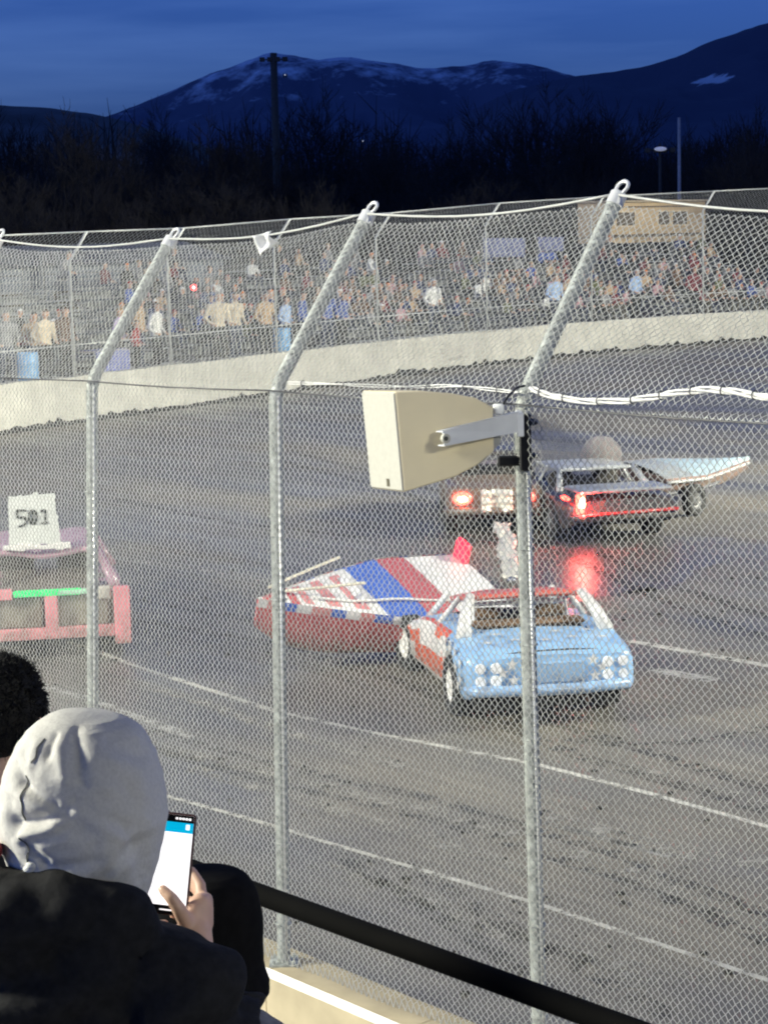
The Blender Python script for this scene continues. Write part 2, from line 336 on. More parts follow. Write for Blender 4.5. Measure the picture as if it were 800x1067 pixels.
# ================================================================== NEAR WALL AND FENCE
conc = mat('beige concrete', (.44, .37, .24), .85, var=.16, scale=3, bump=.25)
concw = mat('pale far concrete', (.44, .425, .375), .85, var=.14, scale=1.2, bump=.05)
def post_xy(k): return Vector((.659 - 1.234 * (3 - k), 10.0 + 1.5 * (3 - k), 0))
WT = round(P(296, 1003, 11.5).z, 3)
nw = MB(); O = post_xy(2)
def nwp(s_, n_, z): return O + TD * s_ + TN * n_ + Vector((0, 0, z))
sec = [(.17, 0), (.17, WT - .05), (.14, WT), (-.16, WT), (-.19, WT - .035), (-.19, 0)]
for a, bq in zip(range(-14, 10, 1), range(-13, 11, 1)):
    A = [nwp(a * 1.2 + .004, n_, z) for n_, z in sec]; B = [nwp(bq * 1.2 - .004, n_, z) for n_, z in sec]
    for i in range(len(sec) - 1): nw.quad(A[i], A[i + 1], B[i + 1], B[i])
    nw.add(A, [tuple(range(len(sec)))]); nw.add(B, [tuple(reversed(range(len(sec))))])
nwo = nw.build('concrete_wall', conc, origin=O); tag(nwo, 'beige concrete wall with a white painted edge below the near fence', 'wall')
ws = MB()
for a in range(-14, 10):
    ws.add([nwp(a * 1.2, -.193, WT - .042), nwp(a * 1.2, -.192, WT - .033), nwp(a * 1.2, -.1605, WT + .003), nwp(a * 1.2 + 1.2, -.193, WT - .042), nwp(a * 1.2 + 1.2, -.192, WT - .033), nwp(a * 1.2 + 1.2, -.1605, WT + .003)], [(1, 2, 5, 4)])
ws.build('painted_edge', mat('white edge paint', (.78, .76, .70), .6, var=.12, scale=12), nwo, O)
galv = mat('galvanised pipe', (.40, .42, .39), .55, .2, var=.38, scale=22, bump=.35)
wire_m = mat('galvanised wire', (.46, .46, .43), .45, .25, var=.15, scale=30)
fence = empty('chain_link_fence', O + Vector((0, 0, WT)))
tag(fence, 'near galvanised chain link fence on leaning arm posts along the track wall', 'fence')
BEND = {1: (96, 396), 2: (287, 406), 3: (543, 420)}; TOP = {0: (-5, 256), 1: (175, 256), 2: (380, 231), 3: (640, 212)}
BASE = {1: (99, 950), 2: (296, 1003), 3: (563, 1103)}
LEAN = TN * .68
pb, pt, p0 = {}, {}, {}
for k in (1, 2, 3):
    q = post_xy(k); pb[k] = P(*BEND[k], q.y); p0[k] = Vector((P(*BASE[k], q.y).x, q.y, WT)); pt[k] = P(*TOP[k], q.y + .431)
for k in (0, -1): # farther posts, by extrapolation
    q = post_xy(k); dz = (pb[2].z - pb[1].z) ; pb[k] = Vector((q.x, q.y, pb[k + 1].z - dz * .6)); p0[k] = Vector((q.x, q.y, WT)); pt[k] = Vector((q.x, q.y, pt[k + 1].z - (pt[2].z - pt[1].z) * .7)) + LEAN
pt[0] = P(*TOP[0], post_xy(0).y + .431)
for k in (4, 5):
    q = post_xy(k); pb[k] = Vector((q.x, q.y, pb[3].z)); p0[k] = Vector((q.x, q.y, WT)); pt[k] = Vector((q.x, q.y, pt[3].z - .1 * (k - 3))) + LEAN
OF = fence.location.copy()
KS = [-1, 0, 1, 2, 3, 4, 5]
MO = -TN * .047   # the fabric hangs on the spectators' side
for k in KS:
    b = MB(); a, e, t = p0[k], pb[k], pt[k]; d1 = (e - a).normalized(); d2 = (t - e).normalized()
    mids = [e + (-d1 * (1 - s_) ** 2 + d2 * s_ ** 2) * .09 for s_ in (0, .25, .5, .75, 1)]
    b.tube([a] + [a.lerp(mids[0], q) for q in (.33, .66)] + mids + [t], .0375, 20)
    po = b.build('post', galv, fence, OF, True); autosmooth(po, 50)
    b = MB(); c = a + Vector((0, 0, .006)); b.box(c, (.16, .16, .012)); 
    for sx in (-.055, .055):
        for sy in (-.055, .055): b.cyl(c + Vector((sx, sy, .014)), (0, 0, 1), .01, .02, 6)
    b.build('base_plate', galv, po, OF)
    b = MB(); ct = t + d2 * .02; b.cyl(ct, d2, .043, .07, 20)
    side = d2.cross(TD).normalized(); ring = [ct + d2 * .075 + (d2 * math.cos(x) + TD.cross(d2).cross(d2).normalized() * math.sin(x)) * .036 for x in [2 * math.pi * i / 16 for i in range(16)]]
    b.tube(ring, .010, 8, closed=True); autosmooth(b.build('loop_cap', mat('bright cast cap', (.68, .68, .66), .4, .3, var=.1), po, OF), 50)
    b = MB(); off = TD * .05 + MO * .4
    b.tube([a + off + Vector((0, 0, .03)), e + off - Vector((0, 0, .03))], .007, 8); b.build('edge_bar', mat('bright bar', (.74, .74, .71), .35, .3, var=.1), po, OF, True)  # thin bright bar along the post's right edge
    b = MB()
    for i in range(7):
        b = MB(); q = a.lerp(e, (i + .5) / 7); rg = [q + Vector((math.cos(x), math.sin(x), 0)) * .0415 for x in [2 * math.pi * j / 14 for j in range(14)]]
        b.tube(rg, .0045, 6, closed=True); b.build('tie_band', galv, po, OF, True)
rng = random.Random(3)
def fabric(k, lower):
    a0, a1 = (p0[k], p0[k + 1]) if lower else (pb[k], pb[k + 1]); b0, b1 = (pb[k], pb[k + 1]) if lower else (pt[k], pt[k + 1])
    a0, a1, b0, b1 = a0.copy(), a1.copy(), b0.copy(), b1.copy()
    if lower: a0.z += .05; a1.z += .05
    W_ = ((a1 - a0).length + (b1 - b0).length) / 2; Hh = ((b0 - a0).length + (b1 - a1).length) / 2
    n = round(W_ / .0212); mm = round(Hh / .0214); nrm = (a1 - a0).cross(b0 - a0).normalized()
    def pos(i, j):
        s_ = i / n; t = j / mm
        p = a0.lerp(a1, s_).lerp(b0.lerp(b1, s_), t)
        bul = math.sin(math.pi * s_) * (.05 * noise.noise(Vector((k * 3 + s_ * 2.5, t * 3, 1.7 if lower else 8.1))))
        sag = -.035 * math.sin(math.pi * s_) * (t if not lower else 0) if not lower else 0
        jig = .0035
        return p + MO + nrm * bul + Vector((0, 0, sag)) + TD * (jig * noise.noise(Vector((i * .37, j * .21, k * 9)))) + Vector((0, 0, jig * noise.noise(Vector((i * .3, j * .4, k * 9 + 4)))))
    b = MB()
    for i in range(n):
        pts = []
        for j in range(mm + 1):
            odd = (i + j) % 2; q = pos(i + odd, j); q = q + nrm * (.0028 * (1 if (j % 2) else -1)); pts.append(q)
        if lower:  # twisted selvage hanging at the bottom
            pts[0] = pts[0] + Vector((0, 0, -.03)) 
        b.tube(pts, .0025, 4, cap=False)
    b.build('wire_fabric', wire_m, fence, OF, True)
for k in KS[:-1]: fabric(k, True); fabric(k, False)
b = MB()
for k in KS[:-1]:
    pts = [pt[k].lerp(pt[k + 1], i / 10) + Vector((0, 0, .045 - .055 * math.sin(math.pi * i / 10))) for i in range(11)]
    b.tube(pts, .0065, 8)
b.build('top_cable', mat('pale cable', (.46, .46, .43), .5, .1, var=.1), fence, OF, True)
b = MB()
for k in KS[:-1]:
    b.tube([pb[k].lerp(pb[k + 1], i / 6) + MO * 1.2 + Vector((0, 0, -.012 * math.sin(math.pi * i / 6))) for i in range(7)], .0045, 6)
b.build('tension_wire', mat('dark wire', (.10, .10, .10), .5, .4, var=.2), fence, OF, True)
# rope bundles tied along the bend
def bundle(pts, strands, r_, spread, label):
    b = MB(); K = len(pts)
    for s_ in range(strands):
        q = []; ph = s_ * 2 * math.pi / strands
        for j in range((K - 1) * 12 + 1):
            x = j / 12; i = min(int(x), K - 2); f = x - i
            p_ = pts[max(i - 1, 0)]; c0 = pts[i]; c1 = pts[i + 1]; n_ = pts[min(i + 2, K - 1)]
            p = .5 * ((2 * c0) + (c1 - p_) * f + (2 * p_ - 5 * c0 + 4 * c1 - n_) * f * f + (3 * c0 - p_ - 3 * c1 + n_) * f ** 3)
            a = ph + j * .16 + s_; q.append(p + Vector((0, 0, math.sin(a) * spread)) + TN * (math.cos(a) * spread))
        b.tube(q, r_, 6)
    for j in range(1, K):  # tie loops
        c = pts[j].lerp(pts[j - 1], .4); rg = [c + Vector((0, 0, math.cos(x))) * (spread + .008) + TN * math.sin(x) * (spread + .008) for x in [2 * math.pi * i / 10 for i in range(10)]]
        b.tube(rg, .003, 5, 1, closed=True)
    o = b.build('rope_bundle', [mat('white rope', (.70, .69, .65), .7, var=.15, scale=60), mat('dark wire', (.1, .1, .1))], None, pts[0], True); tag(o, label, 'rope')
Yr = lambda u: 10.0 - (u - 545) / 235.0 * 1.3
bundle([P(u, v, Yr(u) - .09) for u, v in [(553, 405), (570, 411), (600, 417), (640, 418), (672, 415), (700, 410), (735, 406), (765, 408), (800, 414), (880, 424)]], 5, .0055, .011, 'thick sagging white rope bundle tied to the fence right of the speaker post')
Yl = lambda u: 10.0 + (545 - u) / 255.0 * 1.5
bundle([P(u, v, Yl(u) - .08) for u, v in [(540, 409), (505, 405), (470, 402), (430, 403), (390, 402), (340, 400), (300, 399)]], 3, .0035, .006, 'thinner white rope bundle along the fence left of the speaker post')
# white sheet caught high on the fence
b = MB(); sp = [P(u, v, 12.12) for u, v in [(263, 246), (283, 241), (288, 253), (272, 267)]]
b.grid(lambda a, c: sp[0].lerp(sp[1], a).lerp(sp[3].lerp(sp[2], a), c) + TN * (.03 * math.sin(a * 5) * math.sin(c * 4)), 8, 8)
o = b.build('paper_sheet', mat('white sheet', (.80, .79, .74), .8, var=.06), None, sp[0], True); md = o.modifiers.new('t', 'SOLIDIFY'); md.thickness = .004
tag(o, 'small white sheet caught high on the near fence between the middle posts', 'sheet')
# ================================================================== PA SPEAKER ON THE POST
cream = mat('cream cabinet', (.74, .64, .42), .5, var=.05, scale=4, bump=.04); grille = mat('off white grille', (.47, .455, .39), .6, var=.04, scale=40)
q = post_xy(3)
spk = empty('loudspeaker', P(400, 512, 9.72)); tag(spk, 'cream loudspeaker cabinet bracketed to the fence post, facing left', 'loudspeaker')
SO = spk.location.copy()
ff = [P(377, 407, 9.74), P(411.5, 408, 9.50), P(421, 513, 9.50), P(387, 509, 9.74)]   # front face: TL TR BR BL
bk = Vector((.62, .26, 0))
def sidept(base_, u, v, Y): return P(u, v, Y)
topn = [P(411.5, 408, 9.5), P(440, 407, 9.53), P(470, 409.5, 9.57), P(495, 414, 9.62), P(514, 424, 9.68)]
botn = [P(421, 513, 9.5), P(448, 505, 9.53), P(474, 497, 9.57), P(497, 485, 9.62), P(515, 470, 9.68)]
thick = ff[0] - ff[1]
widths = [1, .93, .82, .66, .5]
b = MB()
T0, B0 = topn, botn; T1 = [p + thick * w_ for p, w_ in zip(topn, widths)]; B1 = [p + (ff[3] - ff[2]) * w_ for p, w_ in zip(botn, widths)]
for i in range(4):
    b.quad(T0[i], B0[i], B0[i + 1], T0[i + 1]); b.quad(T1[i], T1[i + 1], B1[i + 1], B1[i]); b.quad(T0[i], T0[i + 1], T1[i + 1], T1[i]); b.quad(B0[i], B1[i], B1[i + 1], B0[i + 1])
b.quad(T0[0], T1[0], B1[0], B0[0]); b.quad(T0[4], B0[4], B1[4], T1[4])
import bmesh
def weld(o, d=1e-4):
    bm = bmesh.new(); bm.from_mesh(o.data); bmesh.ops.remove_doubles(bm, verts=bm.verts, dist=d); bmesh.ops.recalc_face_normals(bm, faces=bm.faces); bm.to_mesh(o.data); bm.free(); return o
o = weld(b.build('cabinet', cream, spk, SO)); autosmooth(o, 25)
md = o.modifiers.new('b', 'BEVEL'); md.width = .008; md.segments = 3; md.limit_method = 'ANGLE'; md.angle_limit = R(40)
fn_ = (ff[1] - ff[0]).cross(ff[3] - ff[0]).normalized()
if fn_.dot(Vector((-1, 0, 0))) < 0: fn_ = -fn_
b = MB(); fc = sum(ff, Vector()) / 4; gi = [fc + (p - fc) * .955 + fn_ * .006 for p in ff]; go = [fc + (p - fc) * .975 + fn_ * .0005 for p in ff]
b.quad(*gi)
for i in range(4): b.quad(go[i], go[(i + 1) % 4], gi[(i + 1) % 4], gi[i])
gr = b.build('grille', grille, spk, SO)
b = MB(); bc = ff[3].lerp(ff[2], .58) + (ff[0] - ff[3]) * .085 + fn_ * .008; ex = (ff[1] - ff[0]).normalized(); ey = (ff[0] - ff[3]).normalized()
b.add([bc + ex * sx * .012 + ey * sy * .018 for sx, sy in ((-1, -1), (1, -1), (1, 1), (-1, 1))], [(0, 1, 2, 3)]); b.build('badge', mat('dark badge', (.10, .09, .06), .4), gr, SO)
chan = mat('grey painted bracket', (.62, .63, .64), .45, .1, var=.06)
b = MB(); A0, A1 = P(461, 449, 9.46), P(541, 429, 9.72); A2, A3 = P(541, 450, 9.72), P(463, 465, 9.46)
nrm = (A1 - A0).cross(A3 - A0).normalized()
if nrm.y > 0: nrm = -nrm
for (a, bb, c, d) in ((A0, A1, A2, A3),):
    t_ = -nrm * .006
    b.add([a, bb, c, d, a + t_, bb + t_, c + t_, d + t_], [(0, 1, 2, 3), (7, 6, 5, 4), (0, 4, 5, 1), (1, 5, 6, 2), (2, 6, 7, 3), (3, 7, 4, 0)])
lip = -nrm * .05
b.add([A0, A1, A1 + lip, A0 + lip, A0 + Vector((0, 0, -.006)), A1 + Vector((0, 0, -.006)), A1 + lip + Vector((0, 0, -.006)), A0 + lip + Vector((0, 0, -.006))], [(0, 1, 2, 3), (7, 6, 5, 4), (0, 4, 5, 1), (2, 6, 7, 3), (1, 5, 6, 2), (0, 3, 7, 4)])
b.add([A3, A2, A2 + lip, A3 + lip, A3 + Vector((0, 0, .006)), A2 + Vector((0, 0, .006)), A2 + lip + Vector((0, 0, .006)), A3 + lip + Vector((0, 0, .006))], [(0, 1, 2, 3), (7, 6, 5, 4), (0, 4, 5, 1), (2, 6, 7, 3), (1, 5, 6, 2), (0, 3, 7, 4)])
b.box(P(541, 441, 9.80), (.03, .18, .11), 0, None, .004)
br = b.build('mounting_arm', chan, spk, SO)
b = MB(); b.cyl(P(464, 457, 9.452), nrm, .022, .016, 16); b.cyl(P(464, 457, 9.445), nrm, .011, .014, 6, 1); b.build('pivot_bolt', [grille, mat('dark bolt', (.06, .06, .05), .4, .5)], br, SO)
b = MB(); lowp = [P(466, 466, 9.56), P(520, 452, 9.70), P(521, 462, 9.70), P(500, 484, 9.64)]
b.add(lowp + [p + Vector((.01, .12, 0)) for p in lowp], [(0, 1, 2, 3), (7, 6, 5, 4), (0, 4, 5, 1), (1, 5, 6, 2), (2, 6, 7, 3), (3, 7, 4, 0)]); b.build('lower_bracket', mat('shade grey bracket', (.30, .30, .29), .6), spk, SO)  # darker bracket grey carries the shade under the arm
blk = mat('black steel', (.012, .012, .013), .45, .2, var=.2)
b = MB(); pc = P(547, 455, 10.0); 
for dz in (.07, -.09):
    rg = [Vector((pc.x, pc.y, pc.z + dz)) + Vector((math.cos(x), math.sin(x), 0)) * .05 for x in [2 * math.pi * j / 18 for j in range(18)]]; b.tube(rg, .014, 8, closed=True)
b.box((pc.x - .005, pc.y - .07, pc.z - .02), (.055, .05, .27), 0, None, .006); b.box((pc.x - .07, pc.y - .04, pc.z - .11), (.13, .022, .05), 0, None, .008)
b.build('post_clamp', blk, spk, SO)
b = MB(); b.box(P(519, 426, 9.72), (.05, .05, .045), 0, None, .006); b.tube([P(522, 424, 9.72), P(530, 412, 9.8), P(538, 404, 9.9), P(546, 402, 9.95)], .006, 6, 1); b.build('junction_box', [mat('white plastic', (.78, .78, .74), .4, var=.05), blk], spk, SO, True)
# ================================================================== FAR WALL, FENCE, GRANDSTAND
FWO = wall_u(400)
WH = 1.25
b = MB(); us = [u / 4 for u in range(-640, 3721, 20)]
for u, u2 in zip(us, us[1:]):
    a, c = wall_u(u), wall_u(u2); na, nc = wall_out(u), wall_out(u2)
    ha = WH + .04 * noise.noise(Vector((u * .02, 0, 0))); hc = WH + .04 * noise.noise(Vector((u2 * .02, 0, 0)))
    A = [a, a + na * .03 + Vector((0, 0, ha)), a + na * .35 + Vector((0, 0, ha)), a + na * .4]; C = [c, c + nc * .03 + Vector((0, 0, hc)), c + nc * .35 + Vector((0, 0, hc)), c + nc * .4]
    for i in range(3): b.quad(A[i], A[i + 1], C[i + 1], C[i])
fw = MATS['pale far concrete']; t = fw.node_tree; pb_ = t.nodes['Principled BSDF']
# tyre scuffs: dark worn smears along the face
nn = t.nodes.new('ShaderNodeTexNoise'); nn.inputs['Scale'].default_value = .35; nn.inputs['Detail'].default_value = 8; nn.inputs['Roughness'].default_value = .7
mm_ = t.nodes.new('ShaderNodeMapping'); mm_.inputs['Scale'].default_value = (.5, .5, 3.2); cc_ = t.nodes.new('ShaderNodeTexCoord'); t.links.new(cc_.outputs['Object'], mm_.inputs[0]); t.links.new(mm_.outputs[0], nn.inputs['Vector'])
rr_ = t.nodes.new('ShaderNodeValToRGB'); rr_.color_ramp.elements[0].position = .60; rr_.color_ramp.elements[1].position = .72; rr_.color_ramp.elements[0].color = (1, 1, 1, 1); rr_.color_ramp.elements[1].color = (.35, .35, .36, 1); t.links.new(nn.outputs['Fac'], rr_.inputs[0])
mx = t.nodes.new('ShaderNodeMix'); mx.data_type = 'RGBA'; mx.blend_type = 'MULTIPLY'; mx.inputs[0].default_value = 1
src = pb_.inputs['Base Color'].links[0].from_socket; t.links.new(src, mx.inputs[6]); t.links.new(rr_.outputs[0], mx.inputs[7]); t.links.new(mx.outputs[2], pb_.inputs['Base Color'])
o = weld(b.build('concrete_wall', concw, None, FWO)); tag(o, 'pale scuffed concrete wall curving round the far side of the track', 'wall')
# raised spectator ground behind the wall
b = MB(); vs = []; fs = []
for u in us: p = wall_u(u); n_ = wall_out(u); vs += [p + n_ * .36 + Vector((0, 0, 1.05)), p + n_ * 60 + Vector((0, 0, 1.05)), p + n_ * 60 + Vector((0, 0, -.03))]
for k in range(len(us) - 1):
    fs.append((3 * k, 3 * k + 3, 3 * k + 4, 3 * k + 1)); fs.append((3 * k + 1, 3 * k + 4, 3 * k + 5, 3 * k + 2))
b.add(vs, fs); struct(b.build('spectator_ground', mat('gravel ground', (.12, .11, .10), .9, var=.3, scale=2)))
# dirt banked against the wall foot
b = MB()
for u, u2 in zip(us, us[1:]):
    a, c = wall_u(u), wall_u(u2); na, nc = wall_out(u), wall_out(u2); h1 = .05 + .34 * abs(noise.noise(Vector((u * .09, 3, 0)))); h2 = .05 + .34 * abs(noise.noise(Vector((u2 * .09, 3, 0))))
    b.quad(a - na * .35 + Vector((0, 0, .006)), c - nc * .35 + Vector((0, 0, .006)), c + nc * .001 + Vector((0, 0, h2)), a + na * .001 + Vector((0, 0, h1)))
struct(b.build('verge', mat('black rubber dirt', (.03, .03, .03), .9, var=.4, scale=3)))
# far fence
ff_o = wall_u(300) + Vector((0, 0, WH)); ffe = empty('chain_link_fence', ff_o); tag(ffe, 'far chain link fence above the far wall, in front of the crowd', 'fence')
ztop = [(-160, 5.0), (100, 5.15), (205, 5.2), (312, 5.45), (418, 5.6), (533, 5.95), (640, 6.15), (800, 6.4), (930, 6.6)]
galf = mat('dull galvanised', (.42, .43, .43), .5, .2, var=.15)
FUS = [-110, -10, 85, 185, 295, 400, 512, 620, 735, 850]
fp = []
for u in FUS:
    a = wall_u(u) + wall_out(u) * .2; zt = interp(ztop, u); e = a + Vector((0, 0, zt - .8)); t = e - wall_out(u) * .62 + Vector((0, 0, .8)); a = a + Vector((0, 0, WH - .06))
    b = MB(); b.tube([a, e, e.lerp(t, .12), t], .042, 10); b.build('post', galf, ffe, ff_o, True); fp.append((a, e, t))
b = MB()
for (a0, e0, t0), (a1, e1, t1) in zip(fp, fp[1:]):
    for (x0, y0, x1, y1) in ((a0, e0, a1, e1), (e0, t0, e1, t1)):
        n = round((x1 - x0).length / .10); mm = round((y0 - x0).length / .085)
        for i in range(n):
            pts = [x0.lerp(x1, (i + (i + j) % 2) / n).lerp(y0.lerp(y1, (i + (i + j) % 2) / n), j / mm) for j in range(mm + 1)]
            b.tube(pts, .0052, 3, cap=False)
b.build('wire_fabric', mat('dull far wire', (.34, .35, .36), .5, .2, var=.1), ffe, ff_o, False)
b = MB()
for (a0, e0, t0), (a1, e1, t1) in zip(fp, fp[1:]):
    b.tube([t0, t1], .022, 6)
b.build('top_rail', galf, ffe, ff_o, True)
b = MB()
for (a0, e0, t0), (a1, e1, t1) in zip(fp, fp[1:]): b.tube([a0 + Vector((0, 0, .9)), a1 + Vector((0, 0, .9))], .02, 6)
b.build('middle_rail', galf, ffe, ff_o, True)
# bleachers: straight sections behind the far wall
alum = mat('aluminium plank', (.34, .35, .35), .45, .3, var=.12, scale=5)
steel = mat('dark frame steel', (.10, .10, .11), .6, .3)
ROWS = 8; RISE, RUN = .30, .74
SECT = [(45, 5.6, 'bleacher section at the far left behind the barrel'), (190, 7.0, 'bleacher section behind the red lamp'), (345, 8.0, 'bleacher section with the blue jackets, left of the blue banners'), (500, 8.6, 'bleacher section below the blue banners'), (655, 9.0, 'bleacher section below the tan press box'), (810, 8.0, 'bleacher section at the right edge of the frame')]
seats = []
for si, (u, ln, lab) in enumerate(SECT):
    c = wall_u(u); d = wall_dir(u); n_ = wall_out(u); bo = c + n_ * 3.0 + Vector((0, 0, 1.05)); ang = math.atan2(d.y, d.x)
    root = empty('bleachers', bo, ang); tag(root, lab, 'bleachers', 'aluminium bleachers behind the far fence')
    for k in range(ROWS):
        b = MB(); b.box((0, k * RUN, k * RISE + .45), (ln, .26, .045)); b.build('bench', alum, root)
        b = MB(); b.box((0, k * RUN + .02 - .42, k * RISE + .02), (ln, .34, .04)); b.box((0, k * RUN + .2 - .42 + .0, k * RISE - .10), (ln, .02, .20)); b.build('foot_plank', alum, root)
        for sx in range(int(ln / .62)):
            lx = -ln / 2 + .35 + sx * .62; seats.append((si, k, sx, bo + d * lx + n_ * (k * RUN) + Vector((0, 0, k * RISE)), ang))
    b = MB()
    for x in (-ln / 2 + .1, -ln / 6, ln / 6, ln / 2 - .1):
        b.tube([(x, -.5, 0), (x, ROWS * RUN - .3, 0)], .03, 6); b.tube([(x, -.45, 0), (x, ROWS * RUN - .35, ROWS * RISE - .15)], .03, 6)
        for k in range(ROWS): b.tube([(x, k * RUN, 0), (x, k * RUN, k * RISE + .43)], .025, 6)
    b.tube([(-ln / 2, ROWS * RUN - .3, 0), (-ln / 2, ROWS * RUN - .3, ROWS * RISE + 1.0)], .025, 6); b.tube([(ln / 2, ROWS * RUN - .3, 0), (ln / 2, ROWS * RUN - .3, ROWS * RISE + 1.0)], .025, 6)
    for z in (.35, .7, 1.0): b.tube([(-ln / 2, ROWS * RUN - .3, ROWS * RISE + z), (ln / 2, ROWS * RUN - .3, ROWS * RISE + z)], .02, 6)
    b.build('frame', steel, root)
# ---- the crowd
skin = mat('skin', (.50, .31, .22), .6, var=.08); 
def crowd_proto(kind):
    b = MB()
    if kind == 'sit' or kind == 'lean':
        f = .10 if kind == 'lean' else 0.0
        hip = Vector((0, 0, .53)); ch = Vector((0, -.08 - f, .92)); hd = Vector((0, -.12 - f * 1.8, 1.23))
        b.ell(hip, (.18, .15, .13)); b.ell(hip.lerp(ch, .5), (.175, .13, .25)); b.ell(ch, (.21, .13, .16)); b.capsule(ch, hd - Vector((0, 0, .06)), .06, .055)
        b.ell(hd, (.082, .10, .118))
        for s_ in (-1, 1):
            kn = Vector((s_ * .14, -.47, .56)); ft = Vector((s_ * .14, -.46, .08)); b.capsule(hip + Vector((s_ * .09, 0, .02)), kn, .095, .07); b.capsule(kn, ft, .065, .045); b.capsule(ft, ft + Vector((0, -.16, -.02)), .045, .04)
            sh = ch + Vector((s_ * .2, 0, .06)); el = Vector((s_ * .27, -.17 - f, .70)); ha = Vector((s_ * .10, -.38, .67)); b.capsule(sh, el, .068, .052); b.capsule(el, ha, .05, .038); b.ell(ha + Vector((-s_ * .02, -.05, 0)), .045)
        head_z, leg_z = 1.10, .60
    else:
        hip = Vector((0, 0, .93)); ch = Vector((0, -.02, 1.32)); hd = Vector((0, -.05, 1.63))
        b.ell(hip, (.17, .13, .13)); b.ell(hip.lerp(ch, .5), (.17, .125, .25)); b.ell(ch, (.21, .13, .16)); b.capsule(ch, hd - Vector((0, 0, .06)), .06, .055); b.ell(hd, (.082, .10, .118))
        for s_ in (-1, 1):
            kn = Vector((s_ * .11, -.03, .50)); ft = Vector((s_ * .12, .02, .08)); b.capsule(hip + Vector((s_ * .08, 0, -.04)), kn, .095, .07); b.capsule(kn, ft, .065, .045); b.capsule(ft, ft + Vector((0, -.16, -.03)), .045, .04)
            sh = ch + Vector((s_ * .2, 0, .06)); el = Vector((s_ * .29, .03, 1.08)); ha = Vector((s_ * .2, -.16, .92)); b.capsule(sh, el, .068, .052); b.capsule(el, ha, .05, .038); b.ell(ha + Vector((-s_ * .02, -.05, 0)), .045)
        head_z, leg_z = 1.50, .88
    o = b.build('person', [skin]); remesh(o, .032, 3); me = o.data
    for i in range(3): me.materials.append(skin)
    for p in me.polygons:
        c = p.center
        hand = (kind == 'stand' and c.z < .97 and abs(c.x) > .13 and c.y < -.10 and c.z > .84) or (kind != 'stand' and c.y < -.36 and .62 < c.z < .75 and abs(c.x) < .15)
        if hand: p.material_index = 0
        elif c.z > head_z - .02: p.material_index = 2 if (c.z > head_z + .17 or c.y > hd.y + .025) else 0
        elif c.z > leg_z and not (kind != 'stand' and c.y < -.30): p.material_index = 1
        else: p.material_index = 3
    bpy.data.objects.remove(o); return me
PROTO = {k: crowd_proto(k) for k in ('sit', 'lean', 'stand')}
CLOTH = {'black': (.02, .02, .022), 'charcoal': (.05, .05, .055), 'grey': (.22, .22, .23), 'white': (.72, .71, .68), 'cream': (.62, .52, .38), 'tan': (.45, .32, .2), 'red': (.34, .06, .06), 'maroon': (.16, .03, .04), 'navy': (.03, .045, .13), 'royal blue': (.06, .10, .32), 'pale blue': (.35, .47, .68), 'olive': (.12, .13, .06), 'pink': (.48, .28, .30), 'brown': (.13, .075, .045), 'yellow': (.62, .5, .2), 'lavender': (.55, .45, .62)}
HATS = {'dark hair': (.02, .016, .013), 'brown hair': (.10, .06, .035), 'fair hair': (.38, .27, .14), 'white cap': (.7, .7, .68), 'red cap': (.4, .05, .05), 'grey beanie': (.2, .2, .2), 'black cap': (.015, .015, .016), 'orange beanie': (.65, .2, .05)}
LEGS = [(.03, .035, .06), (.02, .02, .02), (.05, .06, .10), (.10, .09, .07)]
def cm(kind, name, col): return mat(f'{name} {kind}', col, .85, var=.12, scale=8)
USED = set()
def person(kind, loc, rz, top, hat, where, legs=0, scale=1.0, pose=''):
    o = bpy.data.objects.new('person', PROTO[kind]); COL.objects.link(o); o.location = loc; o.rotation_euler = (0, 0, rz); o.scale = (scale,) * 3
    for i, m_ in ((1, cm('clothes', top, CLOTH[top])), (2, cm('headwear', hat, HATS[hat])), (3, cm('trousers', str(legs), LEGS[legs]))):
        o.material_slots[i].link = 'OBJECT'; o.material_slots[i].material = m_
    verb = 'standing' if kind == 'stand' else 'seated'
    lab = f'{top} top and {hat}, {verb} {where}'
    USED.add(lab); tag(o, lab, 'person', 'spectators behind the far fence'); return o
rw = ['front', 'second', 'third', 'fourth', 'fifth', 'sixth', 'seventh', 'top']
sect_name = ['far left bleachers', 'red lamp bleachers', 'blue jacket bleachers', 'blue banner bleachers', 'press box bleachers', 'right edge bleachers']
dens = [.04, .06, .40, .50, .50, .42]
pal = ['black', 'black', 'black', 'charcoal', 'charcoal', 'grey', 'grey', 'navy', 'navy', 'brown', 'brown', 'maroon', 'maroon', 'white', 'tan', 'olive', 'royal blue', 'pink']
r2 = random.Random(11)
def in_view(p): 
    d = p - CAM; yv = d.dot(FW); u = CX + F * d.dot(RT) / yv; return -15 < u < 815, u
for si, k, sx, loc, ang in seats:
    okv, u = in_view(loc)
    dd = dens[si] * (1.25 if k < 5 else .7)
    if not okv or r2.random() > dd: continue
    for tr_ in range(60):
        top = r2.choice(pal); hat = r2.choice(list(HATS)); kind = r2.choice(['sit', 'sit', 'lean'])
        if si == 2 and k in (1, 2, 3) and r2.random() < .5: top = r2.choice(['royal blue', 'navy'])
        where = f'in {rw[k]} row, {sect_name[si]}'; lab = f'{top} top and {hat}, seated {where}'
        if lab not in USED: break
    person(kind, loc, ang + r2.uniform(-.3, .3), top, hat, where, r2.randrange(4), r2.uniform(.92, 1.06))
def behind(u, off): return wall_u(u) + wall_out(u) * off + Vector((0, 0, 1.05))
def face(u): d = wall_dir(u); return math.atan2(d.y, d.x)
